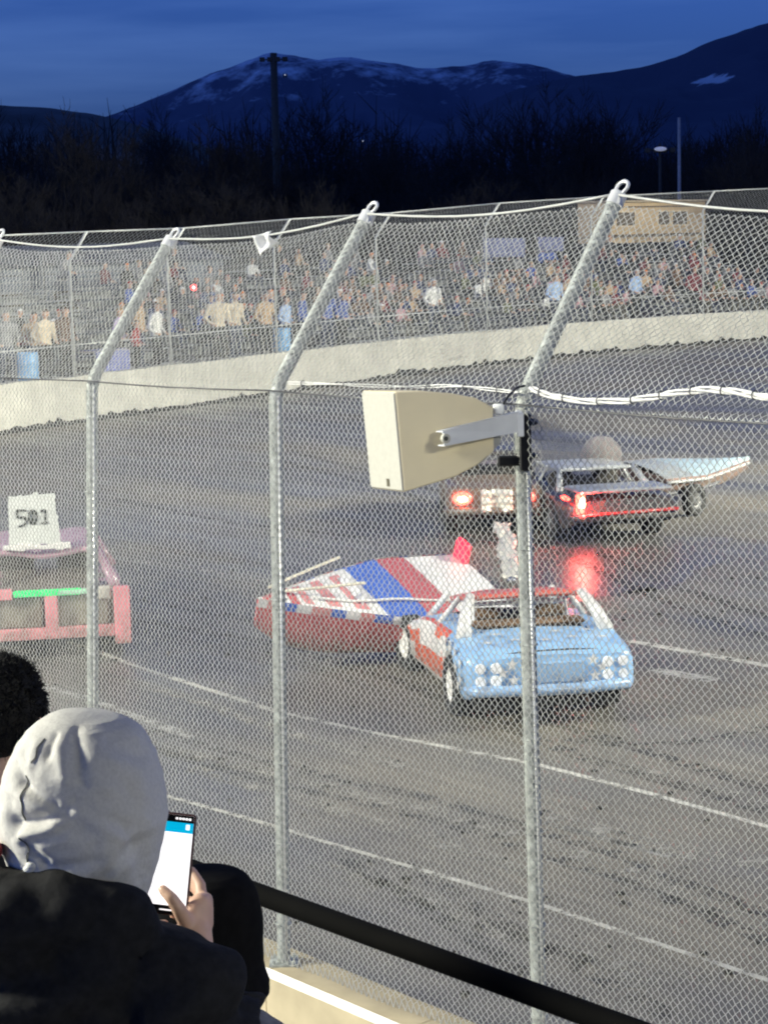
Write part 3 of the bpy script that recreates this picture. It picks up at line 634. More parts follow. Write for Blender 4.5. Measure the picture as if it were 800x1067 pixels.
for u, off, top, hat, where, lg, sc in [
    (48, 3.4, 'yellow', 'fair hair', 'just left above the blue barrel', 0, 1.1), (92, 1.4, 'cream', 'brown hair', 'close to the fence right of the barrel', 1, 1.05), (104, 2.2, 'tan', 'dark hair', 'behind the fence between barrel and table', 2, 1.0),
    (262, 1.2, 'cream', 'grey beanie', 'left of the pair by the red lamp', 1, 1.15), (285, 1.4, 'cream', 'dark hair', 'right of the pair by the red lamp', 2, 1.12), (163, 1.3, 'lavender', 'fair hair', 'beside the draped table', 3, 1.0),
    (172, 1.0, 'red', 'dark hair', 'against the wall beside the draped table', 1, .8), (10, 2.0, 'pink', 'brown hair', 'at the far left edge behind the wall', 0, 1.0), (2, 3.0, 'white', 'dark hair', 'at the far left edge further back', 1, 1.05), (24, 1.1, 'pink', 'orange beanie', 'low by the wall left of the barrel', 1, .78),
    (216, 2.4, 'tan', 'brown hair', 'right beside the red lamp', 2, 1.1), (330, 1.2, 'pale blue', 'brown hair', 'at the fence below the leaning arm', 0, 1.0), (352, 1.4, 'royal blue', 'black cap', 'at the fence left of the blue jackets', 1, 1.05), (372, 1.2, 'royal blue', 'fair hair', 'at the fence among the blue jackets', 2, 1.08), (395, 1.6, 'navy', 'white cap', 'at the fence right of the blue jackets', 1, 1.05),
    (306, 1.0, 'tan', 'grey beanie', 'at the fence right of the cream pair', 1, 1.1), (340, 2.2, 'navy', 'orange beanie', 'in the cluster left of the blue jackets', 2, 1.1), (362, 2.6, 'black', 'red cap', 'behind the blue jackets', 0, 1.12), (384, 1.0, 'royal blue', 'dark hair', 'at the fence, third of the blue jackets', 1, 1.0), (408, 2.4, 'charcoal', 'brown hair', 'right behind the blue jackets', 2, 1.1), (200, 1.2, 'white', 'brown hair', 'at the fence left of the red lamp', 1, 1.05), (128, 2.0, 'brown', 'brown hair', 'behind the draped table', 1, 1.05), (70, 2.0, 'grey', 'grey beanie', 'behind the blue barrel', 2, 1.05),
    (606, 1.3, 'pale blue', 'dark hair', 'at the wall behind the leaning post arm', 0, 1.1), (520, 3.0, 'white', 'white cap', 'in front of the blue banner bleachers', 2, 1.1), (712, 2.6, 'pale blue', 'white cap', 'in front of the press box bleachers', 1, 1.1), (770, 2.6, 'maroon', 'dark hair', 'near the right edge behind the fence', 1, 1.1)]:
    o = person('stand', behind(u, off), face(u) + r2.uniform(-.5, .5), top, hat, where, lg, sc); o.scale = (sc * 1.28, sc * 1.25, sc * 1.1)
# ---- things behind the far fence
def barrel(u, off, lab, col):
    c = behind(u, off); b = MB(); prof = [(.0, 0), (.27, 0), (.285, .03), (.285, .28), (.297, .30), (.285, .32), (.285, .58), (.297, .60), (.285, .62), (.285, .86), (.292, .89), (.27, .89), (.265, .87), (0, .87)]
    n = 24
    b.grid(lambda a, t: (lambda q: c + Vector((q[0] * math.cos(2 * math.pi * a), q[0] * math.sin(2 * math.pi * a), q[1])))(prof[round(t * (len(prof) - 1))]), n, len(prof) - 1, closed=True)
    o = weld(b.build('barrel', mat('blue plastic', col, .45, var=.1), None, c)); autosmooth(o, 35)
    b = MB(); b.cyl(c + Vector((.12, 0, .885)), (0, 0, 1), .03, .03, 10); b.build('bung', blk, o, c)
    tag(o, lab, 'barrel')
barrel(60, .95, 'light blue plastic barrel standing behind the far wall at left', (.16, .36, .62))
barrel(320, .95, 'blue plastic barrel partly hidden behind the leaning fence arm', (.12, .30, .52))
# draped table
c = behind(146, 1.3); tb = empty('table', c, face(146)); tag(tb, 'table draped in a blue violet cloth behind the far wall', 'table')
b = MB(); b.box((0, 0, .72), (1.5, .7, .03)); 
b.build('tabletop', mat('table board', (.4, .35, .3)), tb)
for sx in (-.65, .65):
    for sy in (-.28, .28): b = MB(); b.tube([(sx, sy, 0), (sx, sy, .70)], .02, 8); b.build('leg', steel, tb)
b = MB(); 
def drape(a, t):
    x = lerp(-.78, .78, a); 
    if t < .45: z = lerp(.12, .742, t / .45); y = -.37 - .02 * math.sin(x * 22) * (1 - t / .45)
    else: z = .742; y = lerp(-.37, .37, (t - .45) / .55)
    return Vector((x, y, z))
b.grid(drape, 60, 12); b.build('cloth', mat('blue violet cloth', (.20, .22, .45), .8, var=.1), tb, (0, 0, 0), True)
# red signal lamp
c = behind(228, .8); sl = empty('signal_lamp', c); tag(sl, 'red glowing signal lamp on a post behind the far fence', 'signal lamp')
zl = P(225, 299, c.y).z - c.z; b = MB(); b.tube([(0, 0, 0), (0, 0, zl)], .03, 8); b.box((0, 0, zl), (.3, .14, .36), 0, None, .02); b.build('housing', blk, sl)
b = MB(); b.cyl((0, -.09, zl), (.1, -1, 0), .10, .05, 20); b.build('lens', mat('red lens lit', (.9, .02, .03), .3, emit=5, ecol=(1, .05, .05)), sl)
b = MB(); b.cyl((0, -.12, zl), (.1, -1, 0), .035, .02, 12); b.build('bulb', mat('bulb lit', (1, .8, .8), .3, emit=10, ecol=(1, .75, .7)), sl)
# blue banners on the bleacher back
def banner(u0, u1, v0, v1, Y, lab):
    q = [P(u0, v0, Y), P(u1, v0, Y + (u1 - u0) * .05), P(u1, v1, Y + (u1 - u0) * .05), P(u0, v1, Y)]; b = MB()
    nn_ = (q[1] - q[0]).cross(Vector((0, 0, 1))).normalized(); b.grid(lambda a, t: q[0].lerp(q[1], a).lerp(q[3].lerp(q[2], a), t) + nn_ * .05 * math.sin(a * 14 + t), 24, 4)
    root = empty('banner', q[3]); o = b.build('cloth', mat('faded blue cloth', (.13, .145, .27), .8, var=.12), root, q[3], True); o.modifiers.new('t', 'SOLIDIFY').thickness = .01
    b = MB()
    for e in (q[0], q[1]): b.tube([e + Vector((0, 0, .1)) - nn_ * .07, Vector((e.x, e.y, 1.05)) - nn_ * .07], .035, 8)
    b.build('pole', steel, root, q[3]); tag(root, lab, 'banner', 'blue banners along the back of the bleachers')
banner(503, 546, 248, 268, 84, 'wider faded blue banner at the back of the bleachers'); banner(560, 586, 247, 262, 88, 'narrower faded blue banner right of the wider one')
# tan press box
pbx = P(690, 252, 100); pz = pbx.z; ang = face(690); prb = empty('press_box', Vector((pbx.x, pbx.y, 1.05)), ang); tag(prb, 'tan wooden press box raised behind the right hand bleachers', 'press box')
tanm = mat('tan panel', (.50, .37, .22), .8, var=.10, scale=1.5); hb = pz - 1.05
Wb = 7.0; Hb = 1.85
b = MB(); b.box((0, 1.2, hb + Hb / 2), (Wb, 2.0, Hb)); b.build('wall', tanm, prb)
b = MB(); b.box((0, 1.1, hb + Hb + .06), (Wb + .2, 2.3, .08)); b.build('roof', mat('tan roof', (.40, .32, .22), .8), prb)
for x, ww in ((-2.5, 1.3), (.3, .8), (1.5, 1.1)):
    b = MB(); b.box((x, .185, hb + 1.1), (ww, .05, .6)); wd = b.build('window', mat('dark window', (.12, .095, .065), .5), prb)
    b = MB()
    for dz in (-.335, .335): b.box((x, .17, hb + 1.1 + dz), (ww + .16, .06, .07))
    for dx in (-1, 1): b.box((x + dx * (ww / 2 + .03), .172, hb + 1.1), (.06, .056, .60))
    b.build('frame', mat('tan trim', (.60, .47, .30), .7), wd)
b = MB(); b.box((0, .165, hb + .35), (Wb, .04, .08)); b.box((0, .165, hb + 1.65), (Wb, .04, .06)); b.build('trim', mat('dark trim', (.12, .09, .06)), prb)
for x in (-3.3, -1.1, 1.1, 3.3):
    for y in (.4, 2.0): b = MB(); b.box((x, y, (hb - .01) / 2), (.18, .18, hb - .01)); b.build('stilt', steel, prb)
# concession building, grey, behind the left bleachers
cb = P(110, 262, 74); cbo = Vector((cb.x, cb.y, 1.05)); bd = empty('service_building', cbo, face(120)); tag(bd, 'low grey metal sided building behind the left bleachers', 'building')
b = MB(); b.box((0, 2.2, 1.5), (15, 4, 3.0)); b.build('wall', mat('blue grey siding', (.20, .22, .26), .6, var=.08, scale=1, stretch=(8, .2, .2)), bd)
b = MB(); b.add([(-7.8, -.1, 3.0), (7.8, -.1, 3.0), (7.8, 2.2, 3.7), (-7.8, 2.2, 3.7), (-7.8, 4.5, 3.0), (7.8, 4.5, 3.0), (-7.8, 2.2, 3.0), (7.8, 2.2, 3.0)], [(0, 1, 2, 3), (3, 2, 5, 4), (0, 3, 4), (1, 5, 2), (0, 4, 5, 1)]); b.build('roof', mat('dark roof sheet', (.09, .095, .10), .6, .2), bd)
for x in (-5, -2, 2.5): b = MB(); b.box((x, .19, 1.7), (1.4, .06, .9)); b.build('window', MATS['dark window'], bd)
b = MB(); b.box((5, .19, 1.05), (1.0, .06, 2.1)); b.build('door', mat('grey door', (.12, .12, .13)), bd)
# ---- poles
def pole(u, vt, vb, Y, r_, m_, lab, heads):
    t_ = P(u, vt, Y); c = Vector((t_.x, t_.y, -.02)); root = empty('light_pole', c); tag(root, lab, 'pole')
    b = MB(); b.tube([(0, 0, 0), (0, 0, t_.z)], [r_ * 1.3, r_], 10); b.build('mast', m_, root, (0, 0, 0), True)
    for k in range(heads):
        b = MB(); z = t_.z - .9 * k - .5; b.tube([(-1.1, 0, z), (1.1, 0, z)], .05, 6)
        for x in (-.9, -.3, .3, .9): b.box((x, -.15, z), (.4, .25, .35), 0, None, .03)
        b.build('lamp_bar', m_, root)
    return root
dk = mat('dark pole', (.035, .033, .03), .8)
pole(285, 55, 200, 170, .28, dk, 'tall dark lamp mast before the snowy mountain', 1)
pole(707, 122, 190, 150, .11, mat('pale pole', (.25, .25, .27), .6), 'thin pale pole above the fence top at right', 0)
r_ = pole(687, 149, 190, 155, .10, dk, 'short mast with a faintly glowing lamp head at right', 1)
b = MB(); zz = P(687, 150, 155).z; b.ell((0, -.35, zz - .35), (.45, .1, .16)); b.build('lamp_glass', mat('dim lamp', (.6, .6, .7), .4, emit=.25, ecol=(.6, .65, .8)), r_)
for i, (u, v, Y, s_, e) in enumerate([(378, 147, 700, .16, 1.2), (326, 143, 720, .22, .10), (297, 78, 2600, .8, .9)]):
    c = P(u, v, Y); root = empty('house', Vector((c.x, c.y, c.z - s_ * 4))); tag(root, ['small house with one lit window on the dark hillside', 'small pale house left of the lit one on the hillside', 'tiny white hut high on the snowy mountain'][i], 'house')
    b = MB(); b.box((0, s_ * 3, s_ * 2.6), (s_ * 7, s_ * 5, s_ * 5.2)); b.build('wall', mat('house wall', (.10, .10, .11), .8), root)
    b = MB(); k = s_; b.add([(-4 * k, 0, 5.2 * k), (4 * k, 0, 5.2 * k), (4 * k, 3 * k, 7.5 * k), (-4 * k, 3 * k, 7.5 * k), (-4 * k, 6 * k, 5.2 * k), (4 * k, 6 * k, 5.2 * k)], [(0, 1, 2, 3), (3, 2, 5, 4), (0, 3, 4), (1, 5, 2), (0, 4, 5, 1)]); b.build('roof', mat('pale snowy roof', (.4, .42, .46), .8), root)
    b = MB(); b.box((0, s_ * .45, s_ * 4), (s_ * 1.5, s_ * .1, s_ * 1.3)); b.build('window', mat('lit window %d' % i, (.8, .8, .85), .5, emit=e, ecol=(.8, .85, 1)), root)
# ---- bare winter trees
bark = mat('dark bark', (.020, .017, .015), .95, var=.3, scale=3); twig = mat('bare twigs', (.015, .013, .012), .95, var=.2, scale=2)
def tree_meshes(seed, H_, spread):
    rn = random.Random(seed); tk = MB(); cr = MB()
    def grow(p, d, ln, r_, lev):
        n = 3; pts = [p]; 
        for i in range(n):
            d = (d + Vector((rn.uniform(-1, 1), rn.uniform(-1, 1), rn.uniform(-.3, .8))) * (.16 if lev else .07)).normalized(); pts.append(pts[-1] + d * ln / n)
        rs = [lerp(r_, r_ * .55, i / n) for i in range(n + 1)]
        (tk if lev < 2 else cr).tube(pts, rs, 6 if lev < 2 else 3, cap=False)
        if lev >= 5: return
        kids = [5, 5, 4, 4, 4][lev]
        for c in range(kids):
            f = rn.uniform(.35, 1.0) if c else 1.0; q = pts[min(int(f * n), n - 1)].lerp(pts[min(int(f * n) + 1, n)], f * n - min(int(f * n), n - 1))
            a = rn.uniform(0, 2 * math.pi); side = Vector((math.cos(a), math.sin(a), rn.uniform(-.1, .6)))
            nd = (d * (1.0 if c == 0 else rn.uniform(.45, .9)) + side * spread * (.35 if c == 0 else 1)).normalized()
            grow(q, nd, ln * rn.uniform(.55, .78), max(rs[-1] * rn.uniform(.55, .8), .018), lev + 1)
    grow(Vector((0, 0, 0)), Vector((0, 0, 1)), H_ * .33, H_ * .016, 0)
    return tk.mesh('trunk', bark), cr.mesh('crown', twig)
TM = [tree_meshes(s_, h, sp) for s_, h, sp in ((1, 12, .75), (2, 14, .6), (3, 11, .9), (4, 16, .55), (5, 12, .7))]
r3 = random.Random(5); tl = []
for Y, n, sc0 in ((120, 20, .72), (155, 26, .98), (205, 30, 1.25)):
    for i in range(n):
        u = -60 + 920 * (i + r3.uniform(.1, .9)) / n; tl.append((u, Y * r3.uniform(.94, 1.06), sc0 * r3.uniform(.8, 1.15)))
tl.append((562, 170, 1.22)); tl.append((790, 130, 1.05)); tl.append((615, 175, 1.2))
for i, (u, Y, sc) in enumerate(tl):
    c = P(u, 240, Y); root = empty('bare_tree', (c.x, c.y, -.02), r3.uniform(0, 6.28)); root.scale = (sc,) * 3
    big = i == len(tl) - 3
    tag(root, 'tallest bare tree, its twigs rising into the sky right of the snowy mountain' if big else 'dark leafless tree in the dusk treeline behind the grandstand', 'tree', None if big else 'leafless trees behind the grandstand')
    tm = TM[3] if big else TM[i % 5]
    for nm, me in (('trunk', tm[0]), ('crown', tm[1])):
        o = bpy.data.objects.new(nm, me); COL.objects.link(o); o.parent = root
# a far wood that reads as one dark mass
b = MB(); rn = random.Random(8)
for i in range(5200):
    u = rn.uniform(-250, 1050); Y = rn.uniform(230, 330); hgt = rn.uniform(8, 17) * (1 + .35 * noise.noise(Vector((u * .012, Y * .01, 0)))); p = P(u, 240, Y); p.z = 0
    x = rn.uniform(-2.2, 2.2); q = p + Vector((x, rn.uniform(-1, 1), hgt)); b.tube([p + Vector((0, 0, 0)), p.lerp(q, .5) + Vector((rn.uniform(-.8, .8), 0, 0)), q], [.22, .14, .02], 3, cap=False)
    for k in range(4):
        a = p.lerp(q, rn.uniform(.35, .9)); b.tube([a, a + Vector((rn.uniform(-2.4, 2.4), rn.uniform(-1, 1), rn.uniform(.5, 2.6)))], [.07, .02], 3, cap=False)
o = b.build('woods', twig); o['kind'] = 'stuff'
# ================================================================== VEHICLES
rub = mat('tyre rubber', (.02, .02, .02), .85, var=.3, scale=12, bump=.3); dark = mat('dark interior', (.015, .014, .013), .8)
def paint(name, col, dirt=.35, rough=.35):
    m_ = mat(name, col, rough, var=.06, scale=3); t = m_.node_tree; b = t.nodes['Principled BSDF']; n = t.nodes; l = t.links
    c = n.new('ShaderNodeTexCoord'); q = n.new('ShaderNodeTexNoise'); q.inputs['Scale'].default_value = 4.5; q.inputs['Detail'].default_value = 8; q.inputs['Roughness'].default_value = .7
    r = n.new('ShaderNodeValToRGB'); r.color_ramp.elements[0].position = .5; r.color_ramp.elements[1].position = .75; r.color_ramp.elements[0].color = (0, 0, 0, 1); r.color_ramp.elements[1].color = (dirt * 1.6,) * 3 + (1,)
    mx = n.new('ShaderNodeMix'); mx.data_type = 'RGBA'; src = b.inputs['Base Color'].links[0].from_socket
    l.new(c.outputs['Object'], q.inputs['Vector']); l.new(q.outputs['Fac'], r.inputs[0]); sx = n.new('ShaderNodeSeparateXYZ'); l.new(c.outputs['Object'], sx.inputs[0]); mr = n.new('ShaderNodeMapRange'); mr.inputs['From Min'].default_value = .62; mr.inputs['From Max'].default_value = .18; mr.inputs['To Min'].default_value = 0; mr.inputs['To Max'].default_value = 1.1; l.new(sx.outputs['Z'], mr.inputs['Value'])
    q2 = n.new('ShaderNodeTexNoise'); q2.inputs['Scale'].default_value = 7; q2.inputs['Detail'].default_value = 9; q2.inputs['Roughness'].default_value = .75; l.new(c.outputs['Object'], q2.inputs['Vector']); r2_ = n.new('ShaderNodeValToRGB'); r2_.color_ramp.elements[0].position = .38; r2_.color_ramp.elements[1].position = .62; l.new(q2.outputs['Fac'], r2_.inputs[0])
    mm = n.new('ShaderNodeMath'); mm.operation = 'MULTIPLY'; l.new(mr.outputs[0], mm.inputs[0]); l.new(r2_.outputs[0], mm.inputs[1]); ad = n.new('ShaderNodeMath'); ad.operation = 'ADD'; ad.use_clamp = True; l.new(r.outputs[0], ad.inputs[0]); l.new(mm.outputs[0], ad.inputs[1])
    l.new(ad.outputs[0], mx.inputs[0]); l.new(src, mx.inputs[6]); mx.inputs[7].default_value = (.15, .12, .09, 1); b.inputs['Coat Weight'].default_value = .15; l.new(mx.outputs[2], b.inputs['Base Color']); return m_
def wheel(parent, x, y, r_, w_, rim_m, steer=0.0, side=1):
    root = None; b = MB(); prof = [(r_ * .58, -w_ / 2), (r_ * .9, -w_ / 2), (r_, -w_ * .36), (r_, w_ * .36), (r_ * .9, w_ / 2), (r_ * .58, w_ / 2), (r_ * .56, 0)]
    rot = Matrix.Rotation(steer, 3, 'Z'); c = Vector((x, y, r_))
    def fn(a, t):
        q = prof[round(t * len(prof)) % len(prof)]; th = 2 * math.pi * a
        return c + rot @ Vector((q[0] * math.cos(th), q[1], q[0] * math.sin(th)))
    b.grid(fn, 32, len(prof), closed=True); ty = b.build('wheel', rub, parent); autosmooth(ty, 35)
    b = MB(); rp = [(r_ * .58, w_ * .42), (r_ * .5, w_ * .30), (r_ * .34, w_ * .26), (r_ * .30, w_ * .36), (r_ * .14, w_ * .38), (r_ * .12, w_ * .46), (0.001, w_ * .46)]
    def fr(a, t):
        q = rp[round(t * (len(rp) - 1))]; th = 2 * math.pi * a; hole = -.02 if (1 < t * (len(rp) - 1) < 4 and int(a * 16) % 2) else 0
        return c + rot @ Vector((q[0] * math.cos(th), side * (q[1] + hole), q[0] * math.sin(th)))
    b.grid(fr, 32, len(rp) - 1, closed=True); autosmooth(b.build('rim', rim_m, ty), 30); return ty
def shell(tabs, x0, x1, arches, n=64, crush=0.0, seed=1):
    """body shell as cross sections; tabs: half width, belt height, deck height, rocker height as functions of x"""
    W_, B_, D_, K_ = tabs; b = MB(); rows = []
    for i in range(n + 1):
        x = lerp(x0, x1, i / n); wv = interp(W_, x); be = interp(B_, x); de = interp(D_, x); ro = interp(K_, x); zb = ro
        for (ax, ar, az) in arches:
            dd = ar * ar - (x - ax) ** 2
            if dd > 0: zb = max(zb, az + math.sqrt(dd))
        zb = min(zb, be - .12)
        md = lerp(zb, be, .5)
        half = [(wv * .94, zb), (wv * .985, zb + (be - zb) * .12), (wv, md), (wv * .99, lerp(md, be, .6)), (wv * .955, be - .015), (wv * .91, be + .012), (wv * .6, lerp(be, de, .75) + .01), (0, de + .015)]
        sec_ = [(y, z) for y, z in half] + [(-y, z) for y, z in reversed(half[:-1])]
        row = []
        for y, z in sec_:
            q = Vector((x, y, z)); d = crush * noise.noise(Vector((x * 1.9, y * 2.2, z * 2.5 + seed)))
            row.append(q + Vector((d * .8, d * .7, d * .6)))
        rows.append(row)
    return b, rows
def loft(b, rows, mfn):
    m_ = len(rows[0]); o = len(b.v)
    for r_ in rows: b.v += r_
    for i in range(len(rows) - 1):
        for j in range(m_ - 1):
            b.f.append((o + i * m_ + j, o + i * m_ + j + 1, o + (i + 1) * m_ + j + 1, o + (i + 1) * m_ + j)); c = (rows[i][j] + rows[i][j + 1] + rows[i + 1][j] + rows[i + 1][j + 1]) / 4; b.m.append(mfn(c, j))
    b.f.append(tuple(o + j for j in range(m_))); b.m.append(mfn(sum(rows[0], Vector()) / m_, -1))
    b.f.append(tuple(o + (len(rows) - 1) * m_ + j for j in reversed(range(m_)))); b.m.append(mfn(sum(rows[-1], Vector()) / m_, -2))
def star(b, c, ex, ey, r_, mi=0):
    nn_ = ex.cross(ey); pts = [c + nn_ * .004]
    for i in range(10):
        a = math.pi / 2 + i * math.pi / 5; q = r_ if i % 2 == 0 else r_ * .42; pts.append(c + nn_ * .004 + ex * math.cos(a) * q + ey * math.sin(a) * q)
    b.add(pts, [(0, 1 + i, 1 + (i + 1) % 10) for i in range(10)], mi)
P_BLUE = paint('flag blue paint', (.27, .47, .72), .34); P_RED = paint('flag red paint', (.66, .11, .05), .25); P_WHITE = paint('flag white paint', (.72, .70, .66), .3)
chrome = mat('dull chrome', (.6, .6, .6), .25, .9, var=.15); brown = mat('brown seat', (.16, .095, .05), .8, var=.25)
# ---- 1. the stars and stripes coupe
def flag_car():
    rl = G(484, 757); rr = G(668, 757); ax = (rr - rl).normalized(); fwd = Vector((-ax.y, ax.x, 0))
    yaw = R(90 + 11); c = (rl + rr) / 2; c.z = .004
    root = empty('race_car', c, yaw); tag(root, 'battered coupe with pale blue tail, white stars and red and white striped sides', 'race car')
    W = .885; Lc = 3.95
    wt = [(0, W * .90), (.05, W * .985), (.5, W), (2.6, W), (3.4, W * .93), (3.95, W * .76)]
    be = [(0, .70), (.1, .76), (.7, .84), (1.9, .82), (2.5, .70), (3.2, .52), (3.95, .42)]
    de = [(0, .72), (.1, .79), (.7, .87), (1.9, .86), (2.5, .76), (3.2, .60), (3.95, .48)]
    ro = [(0, .36), (.15, .30), (.5, .24), (3.4, .2), (3.95, .24)]
    arches = [(.80, .37, .31), (3.15, .36, .30)]
    b, rows = shell((wt, be, de, ro), 0, Lc, arches, 72, .045, 3)
    def mf(q, j):
        if j in (-1,): return 0
        if j == -2: return 1
        if abs(q.y) > W * .80 and q.x > .95:
            k = int((q.z - .16) / .20); return (1, 2, 1, 2)[max(0, min(3, 3 - k))]
        if 0.78 < q.x < 2.3 and abs(q.y) < W * .72 and q.z > .7: return 3
        if q.x > 2.3: return 1 if int((q.y + 2) / .2) % 2 else 2
        return 0
    loft(b, rows, mf); bo = b.build('body', [P_BLUE, P_RED, P_WHITE, dark], root); autosmooth(bo, 38)
    b = MB(); b.box((1.9, 0, .34), (3.3, 1.15, .26)); b.box((.22, 0, .27), (.10, 1.5, .22)); b.build('underbody', dark, root)  # low rear box stands in for the black shadow under the tail
    # roof, pillars
    rz = 1.15; b = MB()
    def rf(a, t):
        x = lerp(.98, 1.95, a); y = lerp(-.60, .60, t); edge = max(abs(2 * a - 1) ** 6, abs(2 * t - 1) ** 6)
        return Vector((x, y, rz + .09 - .15 * a - .05 * edge + .018 * noise.noise(Vector((x * 3, y * 3, 2)))))
    b.grid(rf, 16, 16); ro_ = b.build('roof', paint('roof red paint', (.55, .11, .08), .35), root, (0, 0, 0), True); ro_.modifiers.new('t', 'SOLIDIFY').thickness = .045
    for s_ in (-1, 1):
        b = MB(); b.tube([(.62, s_ * .76, .83), (.8, s_ * .70, 1.02), (1.0, s_ * .59, 1.20)], [.085, .065, .05], 8); pa = b.build('pillar', P_WHITE, root, (0, 0, 0), True)
        b = MB(); b.tube([(2.42, s_ * .73, .74), (2.05, s_ * .58, 1.06)], [.04, .035], 8); b.build('pillar', P_WHITE, root, (0, 0, 0), True)
        b = MB(); b.tube([(1.55, s_ * .80, .83), (1.5, s_ * .59, 1.10)], [.035, .03], 8); b.build('pillar', P_WHITE, root, (0, 0, 0), True)
    for y in (-.36, .36):
        b = MB(); b.box((1.55, y, .74), (.16, .46, .46), 0, Matrix.Rotation(R(-8), 3, 'Y'), .06); b.build('seat', brown, root)
    b = MB(); b.box((.95, 0, .9), (.26, 1.2, .05), 0, None, .02); b.build('parcel_shelf', brown, root)
    b = MB(); b.tube([(1.2, -.52, .5), (1.25, -.50, 1.06), (1.25, .50, 1.06), (1.2, .52, .5)], .028, 8); b.build('roll_bar', mat('white roll bar', (.6, .6, .58), .5), root, (0, 0, 0), True)
    # tail: lamp panel, trunk shut line, bumper
    b = MB(); b.box((-.005, -.05, .555), (.03, .56, .21), 0, None, .01); b.build('tail_panel', paint('scuffed blue panel', (.26, .42, .62), .5), root)
    b = MB(); b.tube([(.055, .50, .752), (.05, .2, .772), (.05, -.2, .772), (.055, -.52, .752)], .008, 6); b.tube([(.06, .50, .752), (.7, .56, .868)], .006, 5); b.tube([(.06, -.52, .752), (.7, -.56, .868)], .006, 5); b.build('trunk_seam', dark, root)
    b = MB(); b.tube([(.12, .84, .40), (-.05, .78, .41), (-.085, .3, .40), (-.085, -.3, .39), (-.05, -.78, .41), (.12, -.84, .42)], .058, 8); b.build('bumper', paint('blue bumper', (.30, .50, .78), .35), root, (0, 0, 0), True)
    lamp = mat('white lamp glass', (.85, .85, .85), .25, var=.03)
    for s_ in (-1, 1):
        for y in (.58, .74):
            for z in (.50, .63): b = MB(); b.cyl((-.012 + (y - .6) * .13, s_ * y, z), (-1, 0, 0), .058, .04, 16, 0, .05); autosmooth(b.build('lamp', lamp, root), 40)
    def decal(*a_): b = MB(); star(b, *a_); b.build('star', P_WHITE, root)
    ex = Vector((0, -1, 0)); ey = Vector((0, 0, 1))
    for (y, z) in ((.42, .66), (.40, .50), (-.42, .665), (-.44, .50), (.52, .58), (-.52, .585)): decal(Vector((-.022, y, z)), ex, ey, .068)
    for (x, y) in ((.25, .6), (.3, .3), (.25, 0), (.3, -.3), (.25, -.6), (.5, .45), (.5, .12), (.5, -.18), (.5, -.5)): decal(Vector((x, y, interp(de, x) + .03)), Vector((0, -1, 0)), Vector((1, 0, 0)), .075)
    for i, (x, z) in enumerate(((.2, .66), (.2, .5), (.42, .74), (.40, .58), (.62, .78), (.66, .72), (.84, .78), (.3, .42), (.93, .74))): decal(Vector((x, W + .025, z)), Vector((1, 0, 0)), Vector((0, 0, 1)), .075)
    white_rim = mat('white muddy wheel', (.66, .64, .60), .6, var=.2, scale=9)
    for x, st in ((.80, 0), (3.15, .15)):
        for s_ in (-1, 1): wheel(root, x, s_ * .78, .315, .22, white_rim, st, s_)
    # rear wheel mudded white at the left corner, exhaust
    b = MB(); b.tube([(.5, -.35, .27), (.0, -.38, .25)], .03, 8); b.build('exhaust', mat('rusty pipe', (.12, .07, .05), .8), root)
    return root
flag_car()
# ---- 2. the striped boat
B_RED = paint('hull red paint', (.52, .10, .11), .2); B_BLUE = paint('boat blue paint', (.05, .13, .50), .15)
def hull_obj(root, Lb, beam, top, prof_cols, stripe=None, m_hull=None, bowp=1.9, sheer=(1, 1.05)):
    n = 60; rows = []
    def half(x):  # x from stern 0 to bow 1
        hb = beam / 2 * (1 - max(0, (x - .35) / .65) ** bowp); hb = max(hb, .012)
        gz = top * (sheer[0] + (sheer[1] - sheer[0]) * x); kz = .0 + .62 * top * max(0, (x - .62) / .38) ** 2.2
        return hb, gz, kz
    b = MB()
    for i in range(n + 1):
        x = i / n; hb, gz, kz = half(x); X = x * Lb
        sec_ = [(hb, gz), (hb * 1.03, gz - .05), (hb * .99, gz - .11), (hb * .93, lerp(kz, gz, .52)), (hb * .80, lerp(kz, gz, .28)), (hb * .42, lerp(kz, gz, .10)), (0, kz)]
        rows.append([Vector((X, y, z)) for y, z in sec_] + [Vector((X, -y, z)) for y, z in reversed(sec_[:-1])])
    loft(b, rows, lambda q, j: (1 + int(q.x / .17) % 3) if j in (0, 1, 10, 11) and stripe else 0)
    return b, half
